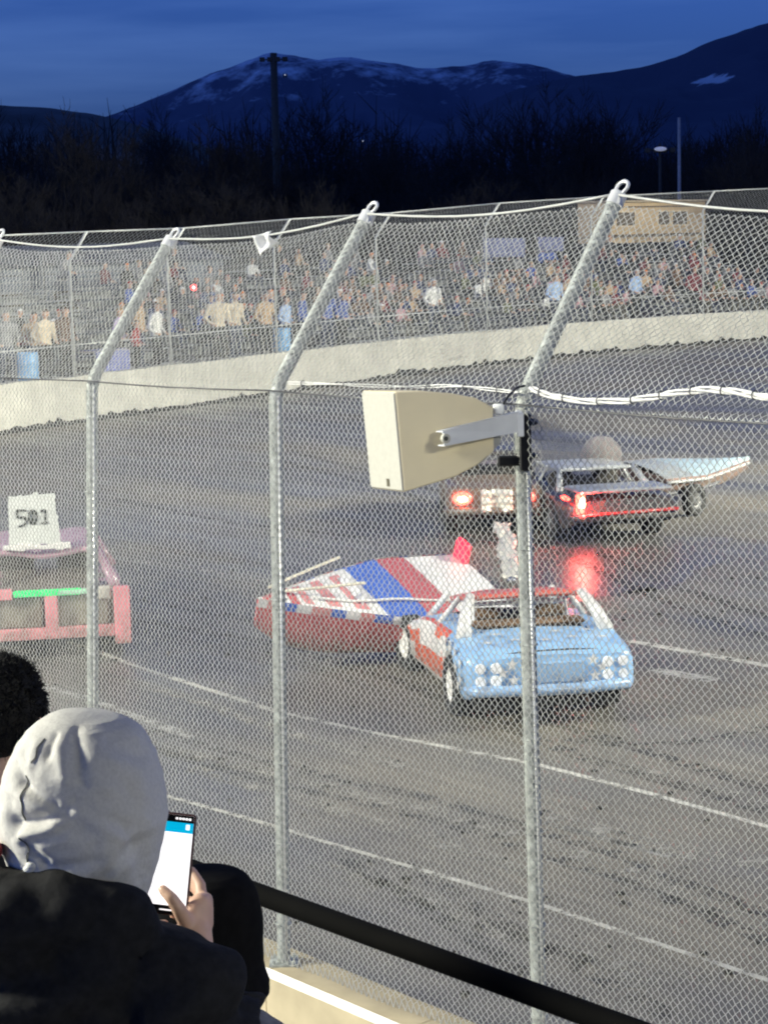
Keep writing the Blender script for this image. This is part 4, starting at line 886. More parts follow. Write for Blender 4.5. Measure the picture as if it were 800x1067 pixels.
def striped_boat():
    bow = P(256, 632, 23.7); st = P(497, 616, 25.3); d = Vector((bow.x - st.x, bow.y - st.y, 0)); Lb = d.length; yaw = math.atan2(d.y, d.x)
    c = Vector((st.x, st.y, .02)); root = empty('speedboat', c, yaw); tag(root, 'red hulled speedboat with blue, red and white deck lying heeled on the track', 'boat')
    heel = Matrix.Rotation(R(-22), 4, 'X')   # near gunwale down
    root.rotation_euler = (Matrix.Rotation(yaw, 4, 'Z') @ Matrix.Rotation(R(0), 4, 'Y') @ heel).to_euler()
    root.location.z = .14
    b, half = hull_obj(root, Lb, 1.50, .80, None, True, None, 1.2, (.84, 1.06)); autosmooth(b.build('hull', [B_RED, paint('stripe white', (.72, .70, .68), .15), B_BLUE, paint('stripe pink', (.60, .22, .22), .2)], root), 35)
    b = MB(); n = 60
    def dk_(a, t):
        x = a; hb, gz, kz = half(x); y = lerp(-hb, hb, t) * .97; crown = .02 * (1 - (2 * t - 1) ** 2)
        cock = .0 * max(0, min(1, (x - .63) / .03)) * max(0, min(1, (.80 - x) / .03)) * max(0, min(1, (.58 - abs(2 * t - 1)) / .1))
        return Vector((x * Lb, y, gz - .005 + crown - cock))
    def dm(a, t):
        if .60 < a < .84 and abs(2 * t - 1) < .86: return (3, 0, 3, 0, 3)[int((a - .60) / .05) % 5]
        if a > .84: return (int(a * Lb / .14) % 2) * 2 if int(a * Lb / .14) % 2 else 0
        return 0 if a > .55 else (1 if a > .38 else (2 if a > .25 else 0))
    b.grid(dk_, 60, 24, 0, dm)
    b.build('deck', [MATS['stripe white'], B_BLUE, paint('deck red', (.46, .09, .10), .3), MATS['stripe pink'], dark], root, (0, 0, 0), True)
    b = MB(); hb, gz, kz = half(.58); 
    b.add([(.62 * Lb, -hb * .6, gz + .02), (.62 * Lb, hb * .6, gz + .02), (.60 * Lb, hb * .4, gz + .09), (.60 * Lb, -hb * .4, gz + .09)], [(0, 1, 2, 3)]); w_ = b.build('windscreen', mat('milky screen', (.66, .66, .66), .3, var=.05), root); w_.modifiers.new('t', 'SOLIDIFY').thickness = .02
    for s_ in (-1, 1):
        pts = []; 
        for i in range(9): x = lerp(.60, .93, i / 8); hb, gz, kz = half(x); pts.append((x * Lb, s_ * hb * .6 - .12, gz + .20 * (1 - i / 8) + .03))
        b = MB(); b.tube(pts, .018, 6); b.build('bow_rail', mat('cream rail', (.68, .63, .5), .5), root, (0, 0, 0), True)
    b = MB(); pts = [(lerp(.03, .8, i / 10) * Lb, half(lerp(.03, .8, i / 10))[0] * .5 * (1 + .1 * math.sin(i)), half(lerp(.03, .8, i / 10))[1] + .045 + .015 * math.sin(i * 1.3)) for i in range(11)]; b.tube(pts, .016, 6); b.build('tow_rope', mat('white rope', (.7, .69, .65)), root, (0, 0, 0), True)
    b = MB(); b.box((.05, -.58, .80), (.10, .26, .28), 0, None, .03); sl_ = b.build('stern_lamp', mat('red stern lamp', (.8, .02, .05), .3, emit=1.6, ecol=(1, .03, .06)), root)
    b = MB(); b.ell((-.01, -.60, .82), (.03, .05, .05)); b.build('bulb', mat('bulb pink', (1, .6, .6), .3, emit=5, ecol=(1, .35, .35)), sl_)
striped_boat()
# ---- 3. generic dark car seen from behind
def dark_car(name, u, v, yaw, Lc, W, hgt, col, lab, tail, roofcol=None, pale=None):
    c = G(u, v); c.z = .004; root = empty(name, c, yaw); tag(root, lab, 'race car')
    k = hgt / 1.32
    wt = [(0, W * .92), (.06, W * .985), (.6, W), (Lc - .8, W), (Lc - .2, W * .94), (Lc, W * .84)]
    be = [(0, .80 * k), (.1, .84 * k), (.9, .90 * k), (2.6, .88 * k), (Lc - .2, .78 * k), (Lc, .68 * k)]
    de = [(0, .82 * k), (.1, .86 * k), (.9, .93 * k), (2.6, .92 * k), (Lc - .2, .82 * k), (Lc, .70 * k)]
    ro = [(0, .38), (.2, .30), (.6, .23), (Lc - .6, .22), (Lc, .30)]
    b, rows = shell((wt, be, de, ro), 0, Lc, [(.95, .39, .32), (Lc - .85, .39, .32)], 72, .05, u)
    mb_ = paint('%s body' % name + str(u), col, .45); mr = paint('roof ' + str(u), roofcol or col, .4)
    loft(b, rows, lambda q, j: 1 if (1.0 < q.x < 2.9 and abs(q.y) < W * .72 and q.z > .7 and j >= 0) else 0)
    autosmooth(b.build('body', [mb_, dark], root), 38)
    b = MB(); b.box((Lc / 2, 0, .40), (Lc - .7, W * 1.3, .26)); b.build('underbody', dark, root)
    b = MB(); b.grid(lambda a, t: Vector((lerp(1.25, 2.5, a), lerp(-W * .70, W * .70, t), hgt - .045 * max(abs(2 * a - 1) ** 6, abs(2 * t - 1) ** 6) + .015 * noise.noise(Vector((a * 4, t * 4, u))))), 16, 16); r_ = b.build('roof', mr, root, (0, 0, 0), True); r_.modifiers.new('t', 'SOLIDIFY').thickness = .04
    for s_ in (-1, 1):
        for p0_, p1_, ra in (((.85, s_ * W * .84, .90 * k), (1.3, s_ * W * .68, hgt - .04), .06), ((1.9, s_ * W * .88, .9 * k), (1.88, s_ * W * .68, hgt - .04), .04), ((3.0, s_ * W * .84, .88 * k), (2.46, s_ * W * .67, hgt - .04), .045)):
            b = MB(); b.tube([p0_, p1_], [ra, ra * .7], 8); b.build('pillar', mr, root, (0, 0, 0), True)
    for y in (-.38, .38): b = MB(); b.box((1.95, y, .82 * k), (.18, .46, .56), 0, Matrix.Rotation(R(-8), 3, 'Y'), .06); b.build('seat', mat('dark seat', (.04, .035, .03), .8), root)
    b = MB(); b.tube([(.12, W * .98, .46), (-.06, W * .9, .46), (-.09, 0, .46), (-.06, -W * .9, .46), (.12, -W * .98, .46)], .06, 8); b.build('bumper', pale or mb_, root, (0, 0, 0), True)
    for x in (.95, Lc - .85):
        for s_ in (-1, 1): wheel(root, x, s_ * (W - .11), .325, .22, mat('dark steel wheel', (.10, .10, .10), .5, .3), 0, s_)
    tail(root, W, k); return root
def lamp_light(parent, loc, power):
    l = bpy.data.lights.new('tail_lamp_light', 'POINT'); o = bpy.data.objects.new('tail_lamp_light', l); COL.objects.link(o); l.energy = power; l.color = (1, .06, .05); l.shadow_soft_size = .07; o.parent = parent; o.location = loc
redlit = mat('red tail lamp lit', (.8, .02, .02), .3, emit=14, ecol=(1, .05, .03)); amberlit = mat('lamp core lit', (1, .5, .2), .3, emit=30, ecol=(1, .45, .16)); reddim = mat('red bumper glow', (.34, .03, .03), .4, emit=.05, ecol=(1, .05, .04))
def tl_a(root, W, k):
    for y, big in ((W * .66, True), (-W * .70, False)):
        b = MB(); b.ell((-.02, y, .66), (.05, .16 if big else .09, .11 if big else .08)); t_ = b.build('tail_lamp', redlit, root, (0, 0, 0), True)
        b = MB(); b.ell((-.06, y, .655), (.03, .09 if big else .04, .05 if big else .03)); b.build('bulb', amberlit, t_, (0, 0, 0), True)
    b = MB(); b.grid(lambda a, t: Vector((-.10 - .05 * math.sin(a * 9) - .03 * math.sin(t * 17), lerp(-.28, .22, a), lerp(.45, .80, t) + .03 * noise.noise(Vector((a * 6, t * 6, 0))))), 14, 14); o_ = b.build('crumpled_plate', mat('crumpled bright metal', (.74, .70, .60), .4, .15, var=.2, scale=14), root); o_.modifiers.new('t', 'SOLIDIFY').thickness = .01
dark_car('race_car', 516, 561, R(90), 4.4, .80, 1.30, (.17, .12, .09), 'brown car with one big glowing tail lamp, half hidden behind the speaker post', tl_a, (.05, .05, .055))
def tl_b(root, W, k):
    lamp_light(root, (-.16, W * .80, .66), 120)
    b = MB(); b.box((-.03, W * .80, .68), (.08, .15, .34), 0, None, .03); t_ = b.build('tail_lamp', redlit, root)
    b = MB(); b.ell((-.08, W * .78, .70), (.02, .05, .09)); b.build('bulb', amberlit, t_, (0, 0, 0), True)
    b = MB(); b.ell((.16, W + .0, .76), (.22, .03, .04)); b.build('side_lamp', redlit, root, (0, 0, 0), True)
    b = MB(); b.tube([(-.15, W * .75, .50), (-.16, 0, .52), (-.14, -W * .95, .54)], .028, 6); b.build('bumper_glow', reddim, root, (0, 0, 0), True)  # dim glowing strip stands in for lamp light reflected on the bumper
    b = MB(); b.box((.25, 0, .87), (.8, W * 1.7, .06), 0, None, .03); b.build('spoiler', mat('silver deck strip', (.42, .43, .44), .35, .5), root)
dark_car('race_car', 650, 567, R(104), 4.5, .92, 1.12, (.035, .035, .04), 'black car with a lit red left tail lamp and silver roof edge beyond the post', tl_b, (.30, .31, .32))
# exhaust smoke ball above the black car
def smoke(c, r_, dens, lab):
    b = MB(); b.ell(c, r_, 0, 24, 14); o_ = b.build('smoke_puff', None, None, c, True); o_.data.materials.clear(); weld(o_)
    m_ = bpy.data.materials.new('grey smoke'); m_.use_nodes = True; t = m_.node_tree; t.nodes.remove(t.nodes['Principled BSDF']); v = t.nodes.new('ShaderNodeVolumePrincipled')
    v.inputs['Color'].default_value = (.72, .62, .58, 1); v.inputs['Anisotropy'].default_value = .2
    n = t.nodes.new('ShaderNodeTexNoise'); n.inputs['Scale'].default_value = 3.5; n.inputs['Detail'].default_value = 5; tcn = t.nodes.new('ShaderNodeTexCoord'); t.links.new(tcn.outputs['Object'], n.inputs['Vector'])
    r = t.nodes.new('ShaderNodeMapRange'); r.inputs['From Min'].default_value = .3; r.inputs['From Max'].default_value = .7; r.inputs['To Min'].default_value = 0; r.inputs['To Max'].default_value = dens * 1.3
    t.links.new(n.outputs['Fac'], r.inputs['Value']); t.links.new(r.outputs[0], v.inputs['Density']); t.links.new(v.outputs[0], t.nodes['Material Output'].inputs['Volume']); o_.data.materials.append(m_); o_['kind'] = 'stuff'
smoke(P(626, 474, 35.6), (.36, .36, .33), 5, '')
# ---- 4. pale boat behind the black car
def pale_boat():
    stn = P(662, 512, 36.0); bow = P(774, 472, 38.5); d = Vector((bow.x - stn.x, bow.y - stn.y, 0)); yaw = math.atan2(d.y, d.x); Lb = (bow - stn).length
    c = Vector((stn.x, stn.y, .42)); root = empty('boat', c); tag(root, 'pale blue boat with brown hull, bow raised, behind the black car', 'boat')
    pit = math.atan2(bow.z - .42 - .55, d.length)
    root.rotation_euler = (Matrix.Rotation(yaw, 4, 'Z') @ Matrix.Rotation(-pit, 4, 'Y') @ Matrix.Rotation(R(13), 4, 'X')).to_euler()
    b, half = hull_obj(root, Lb, 1.10, .42, None, None, None, 1.05); autosmooth(b.build('hull', [paint('brown hull', (.22, .13, .11), .3)] * 1, root), 35)
    b = MB(); b.grid(lambda a, t: Vector((a * Lb, lerp(-1, 1, t) * half(a)[0] * .98, half(a)[1] + .07 * (1 - (2 * t - 1) ** 2) - .004)), 40, 12, 0, lambda a, t: 0 if a > .25 else 1)
    b.build('deck', [paint('pale blue deck', (.30, .40, .45), .3), paint('grey deck', (.25, .28, .29), .3)], root, (0, 0, 0), True)
    b = MB(); b.tube([(i / 14 * Lb, half(i / 14)[0] * 1.04, half(i / 14)[1] - .06) for i in range(15)], .03, 6); b.tube([(i / 14 * Lb, -half(i / 14)[0] * 1.04, half(i / 14)[1] - .06) for i in range(15)], .03, 6); b.build('rub_rail', mat('grey rubber rail', (.3, .3, .3)), root, (0, 0, 0), True)
    tr_ = empty('boat_trailer', Vector((stn.x, stn.y, 0.004)), yaw); tag(tr_, 'low dark trailer carrying the pale boat behind the black car', 'trailer')
    b = MB()
    for s_ in (-1, 1): b.tube([(-.2, s_ * .5, .40), (Lb * .5, s_ * .45, .42), (Lb * .85, 0, .44)], .04, 8)
    for x in (.2, 1.0): b.tube([(x, -.55, .41), (x, .55, .41)], .035, 8)
    b.build('frame', steel, tr_, (0, 0, 0), True)
    for s_ in (-1, 1): wheel(tr_, .7, s_ * .72, .28, .17, MATS['dark steel wheel'], 0, s_)
pale_boat()
# ---- pale strip standing in for a reflected streak on the track between the brown car and the flag car
a = G(524, 553, .30); e = G(533, 609, .05); tbr = empty('reflection_strip', Vector((e.x, e.y, .004))); tag(tbr, 'pale strip imitating a bright streak reflected behind the brown car', 'reflection strip')
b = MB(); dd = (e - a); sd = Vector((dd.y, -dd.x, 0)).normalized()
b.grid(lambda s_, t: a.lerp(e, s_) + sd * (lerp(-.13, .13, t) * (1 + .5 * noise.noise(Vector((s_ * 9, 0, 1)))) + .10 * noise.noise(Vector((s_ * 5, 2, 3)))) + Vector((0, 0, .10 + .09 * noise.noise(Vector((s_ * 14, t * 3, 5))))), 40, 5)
o = b.build('streak_sheet', MATS['crumpled bright metal'], tbr, Vector((e.x, e.y, .004)), True); o.modifiers.new('t', 'SOLIDIFY').thickness = .02
b = MB(); b.ell(e + Vector((0, 0, .06)), (.07, .07, .06)); b.build('streak_end', chrome, tbr, Vector((e.x, e.y, .004)), True)
# ---- 5. the pink car with the number board
def pink_car():
    c = G(54, 684); c.z = .004; yaw = R(100); root = empty('race_car', c, yaw); tag(root, 'pink and mauve car with a pink tail frame and number board at the left edge', 'race car')
    W = .90; Lc = 4.4; mauve = paint('mauve paint', (.36, .22, .27), .5); pink = paint('pink frame paint', (.74, .27, .30), .15); olive = paint('dull panel', (.16, .14, .12), .5)
    wt = [(0, W * .95), (.6, W), (3.6, W), (4.4, W * .85)]; be = [(0, .74), (.3, .78), (1.5, .82), (4.4, .66)]; de = [(0, .76), (.3, .80), (1.5, .84), (4.4, .68)]; ro = [(0, .36), (.6, .24), (4.4, .3)]
    b, rows = shell((wt, be, de, ro), 0, Lc, [(.95, .38, .32), (3.5, .38, .32)], 60, .04, 8)
    loft(b, rows, lambda q, j: 1 if j == -1 or (.1 < q.x < 2.7 and abs(q.y) < W * .75 and q.z > .68) else 0); autosmooth(b.build('body', [mauve, olive], root), 38)
    b = MB(); b.box((2.2, 0, .40), (3.6, 1.2, .26)); b.build('underbody', dark, root)
    b = MB(); b.grid(lambda a, t: Vector((lerp(.75, 2.7, a), lerp(-.66, .66, t), 1.20 + .03 * math.sin(t * 9) - .05 * max(abs(2 * a - 1) ** 6, abs(2 * t - 1) ** 6) + .02 * noise.noise(Vector((a * 5, t * 5, 7))))), 16, 20); r_ = b.build('roof', paint('pink mauve roof', (.50, .30, .36), .35), root, (0, 0, 0), True); r_.modifiers.new('t', 'SOLIDIFY').thickness = .05
    for s_ in (-1, 1):
        for p0_, p1_ in (((.25, s_ * .80, .78), (.8, s_ * .64, 1.16)), ((1.6, s_ * .83, .82), (1.6, s_ * .64, 1.17)), ((3.0, s_ * .8, .78), (2.65, s_ * .63, 1.16))): b = MB(); b.tube([p0_, p1_], [.07, .05], 8); b.build('pillar', mauve, root, (0, 0, 0), True)
    for y in (-.38, .38): b = MB(); b.box((1.5, y, .82), (.18, .48, .5), 0, None, .06); b.build('seat', MATS['dark seat'], root)
    # pink tail frame
    fr = MB(); X = -.14
    zb, zt = .20, .86
    for y in (.86, -.86): fr.box((X, y, (zb + zt) / 2 - .04), (.10, .19, zt - zb + .04), 0, None, .012)
    fr.box((X, -.02, .54), (.09, .15, .44), 0, None, .012); fr.box((X + .002, 0, .31), (.09, 1.54, .14), 0, None, .012); fr.box((X + .002, .60, .80), (.09, .34, .13), 0, None, .012)
    fr.build('tail_frame', pink, root)
    b = MB(); b.box((X - .004, .02, .80), (.08, .80, .075), 0, None, .01); gb = b.build('light_bar', mat('green glowing bar', (.02, .55, .14), .4, emit=.55, ecol=(.03, .9, .25)), root)
    b = MB(); b.box((X - .006, -.28, .80), (.084, .34, .06), 0, None, .01); b.build('bar_end', mat('pale green bar', (.35, .62, .42), .5, emit=.12, ecol=(.6, 1, .7)), gb)
    for y, ww in ((.42, .66), (-.40, .60)): b = MB(); b.box((X + .07, y, .56), (.03, ww, .36), 0, None, .01); b.build('tail_panel', paint('dirty olive panel', (.26, .24, .19), .6), root)
    b = MB(); b.box((X + .05, -.66, .76), (.10, .16, .16), 0, None, .02); b.build('tail_lamp', mat('cloudy lamp', (.45, .42, .36), .3), root)
    for x in (.95, 3.5):
        for s_ in (-1, 1): wheel(root, x, s_ * .79, .32, .22, MATS['dark steel wheel'], 0, s_)
    b = MB(); rn = random.Random(2); pts = [(-.40 + i * .82 / 9, 1.24 + rn.uniform(-.01, .03)) for i in range(10)]
    for (y0, z0), (y1, z1) in zip(pts, pts[1:]): b.box((.74, -(y0 + y1) / 2 + .12, 1.235 + rn.uniform(-.01, .012)), (.10, abs(y1 - y0) * 1.02, rn.uniform(.05, .10)), 0, None, .008)
    b.build('foam_edge', mat('torn white foam', (.74, .71, .67), .8, var=.1, scale=20), root)
    # the board standing on the roof
    by, bw, bh = .135, .63, .64; b = MB(); out_ = []
    outline = [(-.5, 0), (.5, .0), (.49, .25), (.47, .5), (.485, .52), (.44, .56), (.43, .97), (.12, .955), (.11, 1.0), (.02, 1.0), (.0, .96), (-.2, .94), (-.22, .965), (-.33, .93), (-.45, .945), (-.47, .8), (-.47, .4)]
    X2 = .70; f0 = [Vector((X2, by - y * bw, 1.27 + z * bh)) for y, z in outline]; n = len(f0); vs = f0 + [p + Vector((.02, 0, 0)) for p in f0]
    b.add(vs, [tuple(range(n)), tuple(range(2 * n - 1, n - 1, -1))] + [(i, n + i, n + (i + 1) % n, (i + 1) % n) for i in range(n)])
    bd_ = b.build('number_board', mat('white board', (.64, .65, .61), .7, var=.06, scale=6), root); weld(bd_)
    b = MB()
    def stroke(pts): 
        q = [Vector((X2 - .004, by - y * bw, 1.27 + z * bh)) for y, z in pts]
        for p, r__ in zip(q, q[1:]): b.tube([p, r__], .0145, 6)
    z0, z1 = .40, .66
    stroke([(-.13, z1), (-.31, z1 + .01), (-.30, .53), (-.17, .53), (-.14, .46), (-.18, .39), (-.27, .35), (-.28, .38)])
    ring = [(-.01 + .075 * math.cos(a), .525 + .135 * math.sin(a)) for a in [2 * math.pi * i / 14 for i in range(15)]]; stroke(ring); stroke([(.0, .65), (-.02, .40)])
    stroke([(.14, .63), (.23, .66), (.22, .40)]); stroke([(.15, .40), (.28, .405)])
    b.build('number', mat('black marker', (.03, .035, .03), .7), bd_)
pink_car()
# ================================================================== NEAR STAND, RAIL AND PEOPLE
def qz(s_, q_, z): return TD * s_ + TN * q_ + Vector((0, 0, z))
# local frame of the stand: s along the fence, q towards the track
std = empty('bleachers', qz(-3.0, 1.9, 0)); tag(std, 'near aluminium bleachers carrying the hooded person and neighbours', 'bleachers'); so = std.location.copy(); stand_rot = Matrix((TD, TN, Vector((0, 0, 1)))).transposed()
def sbox(name, s0, s1, q0, q1, z0, z1, m_, par=None):
    b = MB(); b.box(qz((s0 + s1) / 2, (q0 + q1) / 2, (z0 + z1) / 2), (s1 - s0, q1 - q0, z1 - z0), 0, stand_rot, .006); return b.build(name, m_, par or std, so)
FA, FB = 2.92, 2.42
sbox('deck', -7, 1.2, 1.30, 2.08, FA - .04, FA, alum); sbox('deck', -7, 1.2, 2.10, 2.95, FB - .04, FB, alum)
sbox('riser', -7, 1.2, 2.082, 2.098, FB, FA - .045, steel); sbox('bench', -7, .9, 1.58, 1.86, FA + .43, FA + .47, alum); sbox('bench', -7, .9, 2.32, 2.58, FB + .42, FB + .46, alum)
for s_ in (-6, -4, -2, 0, .8):
    for q_, zt in ((1.4, FA - .04), (1.98, FA - .04), (2.2, FB - .04), (2.85, FB - .04)): b = MB(); b.tube([qz(s_, q_, 0), qz(s_, q_, zt)], .04, 8); b.build('leg', steel, std, so)
    for q_, z0 in ((1.72, FA), (2.45, FB)): b = MB(); b.tube([qz(s_, q_, z0), qz(s_, q_, z0 + .43)], .025, 8); b.build('bench_leg', steel, std, so)
rf_ = empty('shade_roof', qz(4, -3, 6.6)); tag(rf_, 'unseen dark roof added to shade the near stand', 'roof'); rfo = rf_.location.copy()  # unseen roof added to block sky and back light from the near people
b = MB(); b.box(qz(3.5, -2.65, 6.65), (17, 10.8, .10), 0, stand_rot); b.build('shade_sheet', mat('dark shade roof metal', (.05, .05, .055), .7), rf_, rfo)
for s_ in (-4.5, 3.5, 11.5):
    b = MB(); b.box(qz(s_, -2.7, 6.48), (.2, 10.6, .24), 0, stand_rot); b.build('beam', steel, rf_, rfo)
    b = MB(); b.box(qz(s_, -4.5, 3.18), (.22, .22, 6.36), 0, stand_rot); b.build('column', steel, rf_, rfo)
ra, rb = P(205, 908, 5.0), P(640, 1067, 4.0); dr = (rb - ra); ra2 = ra - dr * 1.6; rb2 = rb + dr * .6
rail = empty('guard_rail', Vector((ra.x, ra.y, FB))); tag(rail, 'black pipe guard rail slanting in front of the stand', 'railing'); ro_ = rail.location.copy()
b = MB(); b.tube([ra2, ra, rb, rb2], .0255, 14); b.build('top_rail', mat('black painted pipe', (.003, .003, .003), .9, var=.2, spec=.08), rail, ro_, True)
for f in (-1.4, -.5, 1.45):
    p = ra + dr * f; b = MB(); b.tube([Vector((p.x, p.y, FB)), p], .02, 10); b.build('post', MATS['black painted pipe'], rail, ro_, True)
# ---- person with the grey hood and the phone
jack = mat('black jacket cloth', (.017, .017, .018), .9, var=.25, scale=60, bump=.15, spec=.2); skinn = mat('hand skin', (.66, .42, .31), .5, var=.06, scale=40, bump=.04)
hoodm = mat('light grey marl hood', (.66, .64, .60), .95, var=.06, scale=160, bump=.12, spec=.15)
fw1 = Vector((.50, .866, 0)).normalized(); rt1 = Vector((fw1.y, -fw1.x, 0)); UZ = Vector((0, 0, 1))
Hc = P(86, 846, 3.47); NK = Hc + Vector((0, 0, -.19)) - fw1 * .02
base1 = Vector((NK.x + .2 * fw1.x, NK.y + .2 * fw1.y, FA))
shR = NK + rt1 * .20 + Vector((0, 0, -.085)); shL = NK - rt1 * .20 + Vector((0, 0, -.085)); hip1 = Vector((NK.x, NK.y, FA + .60)) - fw1 * .03
elR = P(262, 1128, 3.44); wrR = P(207, 990, 3.60); elL = P(60, 1180, 3.75); wrL = P(128, 1000, 3.74)
hcR = P(198, 957, 3.64); hcL = P(158, 972, 3.70)
def fingers(b, roots_tips):
    for pts, r0, r1 in roots_tips:
        K = len(pts)
        for i in range(K - 1): b.capsule(pts[i], pts[i + 1], lerp(r0, r1, i / (K - 1)), lerp(r0, r1, (i + 1) / (K - 1)), 0, 10)
PHY = 3.655
b = MB()
b.ell(Hc + Vector((0, 0, .0)) + fw1 * .015, (.078, .078, .115)); b.ell(Hc + fw1 * .06 + Vector((0, 0, -.055)), (.055, .055, .065))
b.ell(Hc + fw1 * .108 + Vector((0, 0, -.012)), (.014, .014, .024)); b.ell(Hc + fw1 * .095 + Vector((0, 0, -.062)), (.026, .026, .012))
for s_ in (-1, 1): b.ell(Hc + rt1 * s_ * .08 + Vector((0, 0, -.01)), (.014, .022, .033)); b.ell(Hc + fw1 * .082 + rt1 * s_ * .032 + Vector((0, 0, .012)), (.015, .015, .011))
b.capsule(NK + Vector((0, 0, -.04)), Hc - Vector((0, 0, .06)), .062, .056)
b.ell(NK + Vector((0, 0, -.20)), (.17, .15, .20)); b.capsule(hip1 + Vector((0, 0, .1)), NK + Vector((0, 0, -.25)), .15, .16); b.ell(hip1, (.18, .18, .13))
for sh, el, wr in ((shR, elR, wrR), (shL, elL, wrL)): b.capsule(NK + Vector((0, 0, -.08)), sh, .06, .058); b.capsule(sh, el, .052, .042); b.capsule(el, wr, .042, .027)
for s_ in (-1, 1):
    kn = hip1 + fw1 * .44 + rt1 * s_ * .13 + Vector((0, 0, -.08)); ft = kn + fw1 * -.04 + Vector((0, 0, kn.z * 0 - (kn.z - FA) + .06)); b.capsule(hip1 + rt1 * s_ * .09, kn, .085, .06); b.capsule(kn, ft, .055, .04); b.capsule(ft, ft + fw1 * .17 + Vector((0, 0, -.015)), .042, .035)
# right hand round the phone: palm on its right edge, thumb over the screen, fingers behind
b.capsule(wrR, P(204, 972, 3.625), .028, .030); b.capsule(P(206, 970, 3.63), P(209, 943, 3.655), .026, .022); b.capsule(P(198, 968, 3.622), P(203, 950, 3.64), .022, .020); b.capsule(P(212, 962, 3.64), P(214, 938, 3.67), .019, .015)
def pt_(lst): return [P(*q) for q in lst]
fingers(b, [(pt_([(196, 965, 3.615), (187, 948, 3.60), (179, 936, 3.60), (170, 927, 3.612)]), .0155, .0095),
            (pt_([(211, 945, 3.665), (209, 922, 3.70), (200, 908, 3.725), (188, 902, 3.725)]), .0115, .0085),
            (pt_([(212, 950, 3.67), (211, 932, 3.70), (199, 922, 3.722), (184, 918, 3.722)]), .0118, .0085),
            (pt_([(211, 957, 3.665), (209, 944, 3.698), (196, 938, 3.72), (181, 936, 3.72)]), .0112, .008),
            (pt_([(207, 966, 3.655), (204, 958, 3.69), (192, 954, 3.715), (180, 953, 3.715)]), .0098, .0072)])
# left hand cupped under the phone
b.capsule(wrL, P(142, 984, 3.72), .027, .029); b.capsule(P(140, 982, 3.715), P(160, 975, 3.70), .026, .02)
fingers(b, [(pt_([(146, 980, 3.70), (152, 970, 3.675), (162, 964, 3.66), (172, 963, 3.655)]), .0135, .009), (pt_([(158, 976, 3.69), (172, 972, 3.69), (182, 970, 3.70), (187, 966, 3.72)]), .0112, .008), (pt_([(157, 979, 3.70), (170, 979, 3.70), (180, 976, 3.71), (186, 971, 3.73)]), .011, .008), (pt_([(155, 983, 3.71), (167, 985, 3.71), (177, 982, 3.72), (183, 977, 3.735)]), .0105, .0075), (pt_([(152, 986, 3.72), (162, 989, 3.72), (171, 987, 3.725), (177, 983, 3.735)]), .0092, .007)])
p1 = b.build('person', skinn, None, base1); remesh(p1, .0042, 3, .5); tag(p1, 'person in a light grey hood and black jacket holding up a bright phone', 'person')
# trousers
b = MB(); b.ell(hip1, (.20, .20, .15))
for s_ in (-1, 1):
    kn = hip1 + fw1 * .44 + rt1 * s_ * .13 + Vector((0, 0, -.08)); ft = kn - fw1 * .04 + Vector((0, 0, -(kn.z - FA) + .12)); b.capsule(hip1 + rt1 * s_ * .09, kn, .105, .08); b.capsule(kn, ft, .075, .062)
remesh(b.build('trousers', mat('dark denim', (.02, .025, .045), .85), p1, base1), .015, 3)
b = MB()
for s_ in (-1, 1):
    kn = hip1 + fw1 * .44 + rt1 * s_ * .13 + Vector((0, 0, -.08)); ft = kn - fw1 * .04 + Vector((0, 0, -(kn.z - FA) + .065)); b.capsule(ft + Vector((0, 0, .0)), ft + fw1 * .19 + Vector((0, 0, -.012)), .062, .05)
remesh(b.build('shoes', mat('dark shoe', (.02, .02, .02), .6), p1, base1), .01, 2)
# jacket
b = MB()
b.ell(NK + Vector((0, 0, -.20)) - fw1 * .01, (.225, .20, .23)); b.capsule(hip1 + Vector((0, 0, .02)), NK + Vector((0, 0, -.22)), .20, .205)
b.ell(NK + Vector((0, 0, -.10)) - fw1 * .05, (.20, .16, .12))
for sh, el, wr in ((shR, elR, wrR), (shL, elL, wrL)): b.capsule(NK + Vector((0, 0, -.10)), sh, .10, .098); b.capsule(sh, el, .098, .072); b.capsule(el, el.lerp(wr, .94), .070, .044)
for a_ in range(14):  # thick collar / jacket hood lying round the neck
    t = a_ / 13; an = lerp(-2.5, 2.5, t); q = NK - fw1 * math.cos(an) * .105 + rt1 * math.sin(an) * .14 + Vector((0, 0, -.035 - .02 * abs(an) + .03 * math.cos(an))); b.ell(q, (.062, .062, .06))
for (u, v, Y, r_) in [(70, 952, 3.33, .07), (110, 960, 3.34, .07), (30, 958, 3.33, .07), (10, 975, 3.33, .08), (-20, 960, 3.36, .09)]: b.ell(P(u, v, Y), (r_ * 1.3, r_, r_))
jk = b.build('jacket', jack, p1, base1); remesh(jk, .0085, 6, .6)
def jfold(co):
    q = co + base1; d = .014 * noise.noise(q * 8) + .007 * noise.noise(Vector((q.x * 18 + q.z * 10, q.y * 18, q.z * 26)))
    # diagonal drape lines across the back
    rel = q - NK; a_ = rel.dot(rt1); z_ = rel.z
    d += .016 * math.sin((z_ * 1.0 - a_ * .55) * 55 + 4 * noise.noise(q * 6)) * max(0, 1 - abs(z_ + .12) / .2)
    for (s0, s1) in ((elR, wrR),):
        ax = s1 - s0; t = (q - s0).dot(ax) / ax.length_squared; dd = (q - s0 - ax * t).length
        if dd < .12 and -.1 < t < .9: d += .007 * math.sin(t * 30 + 5 * noise.noise(q * 10))
    return d
displace(jk, jfold)
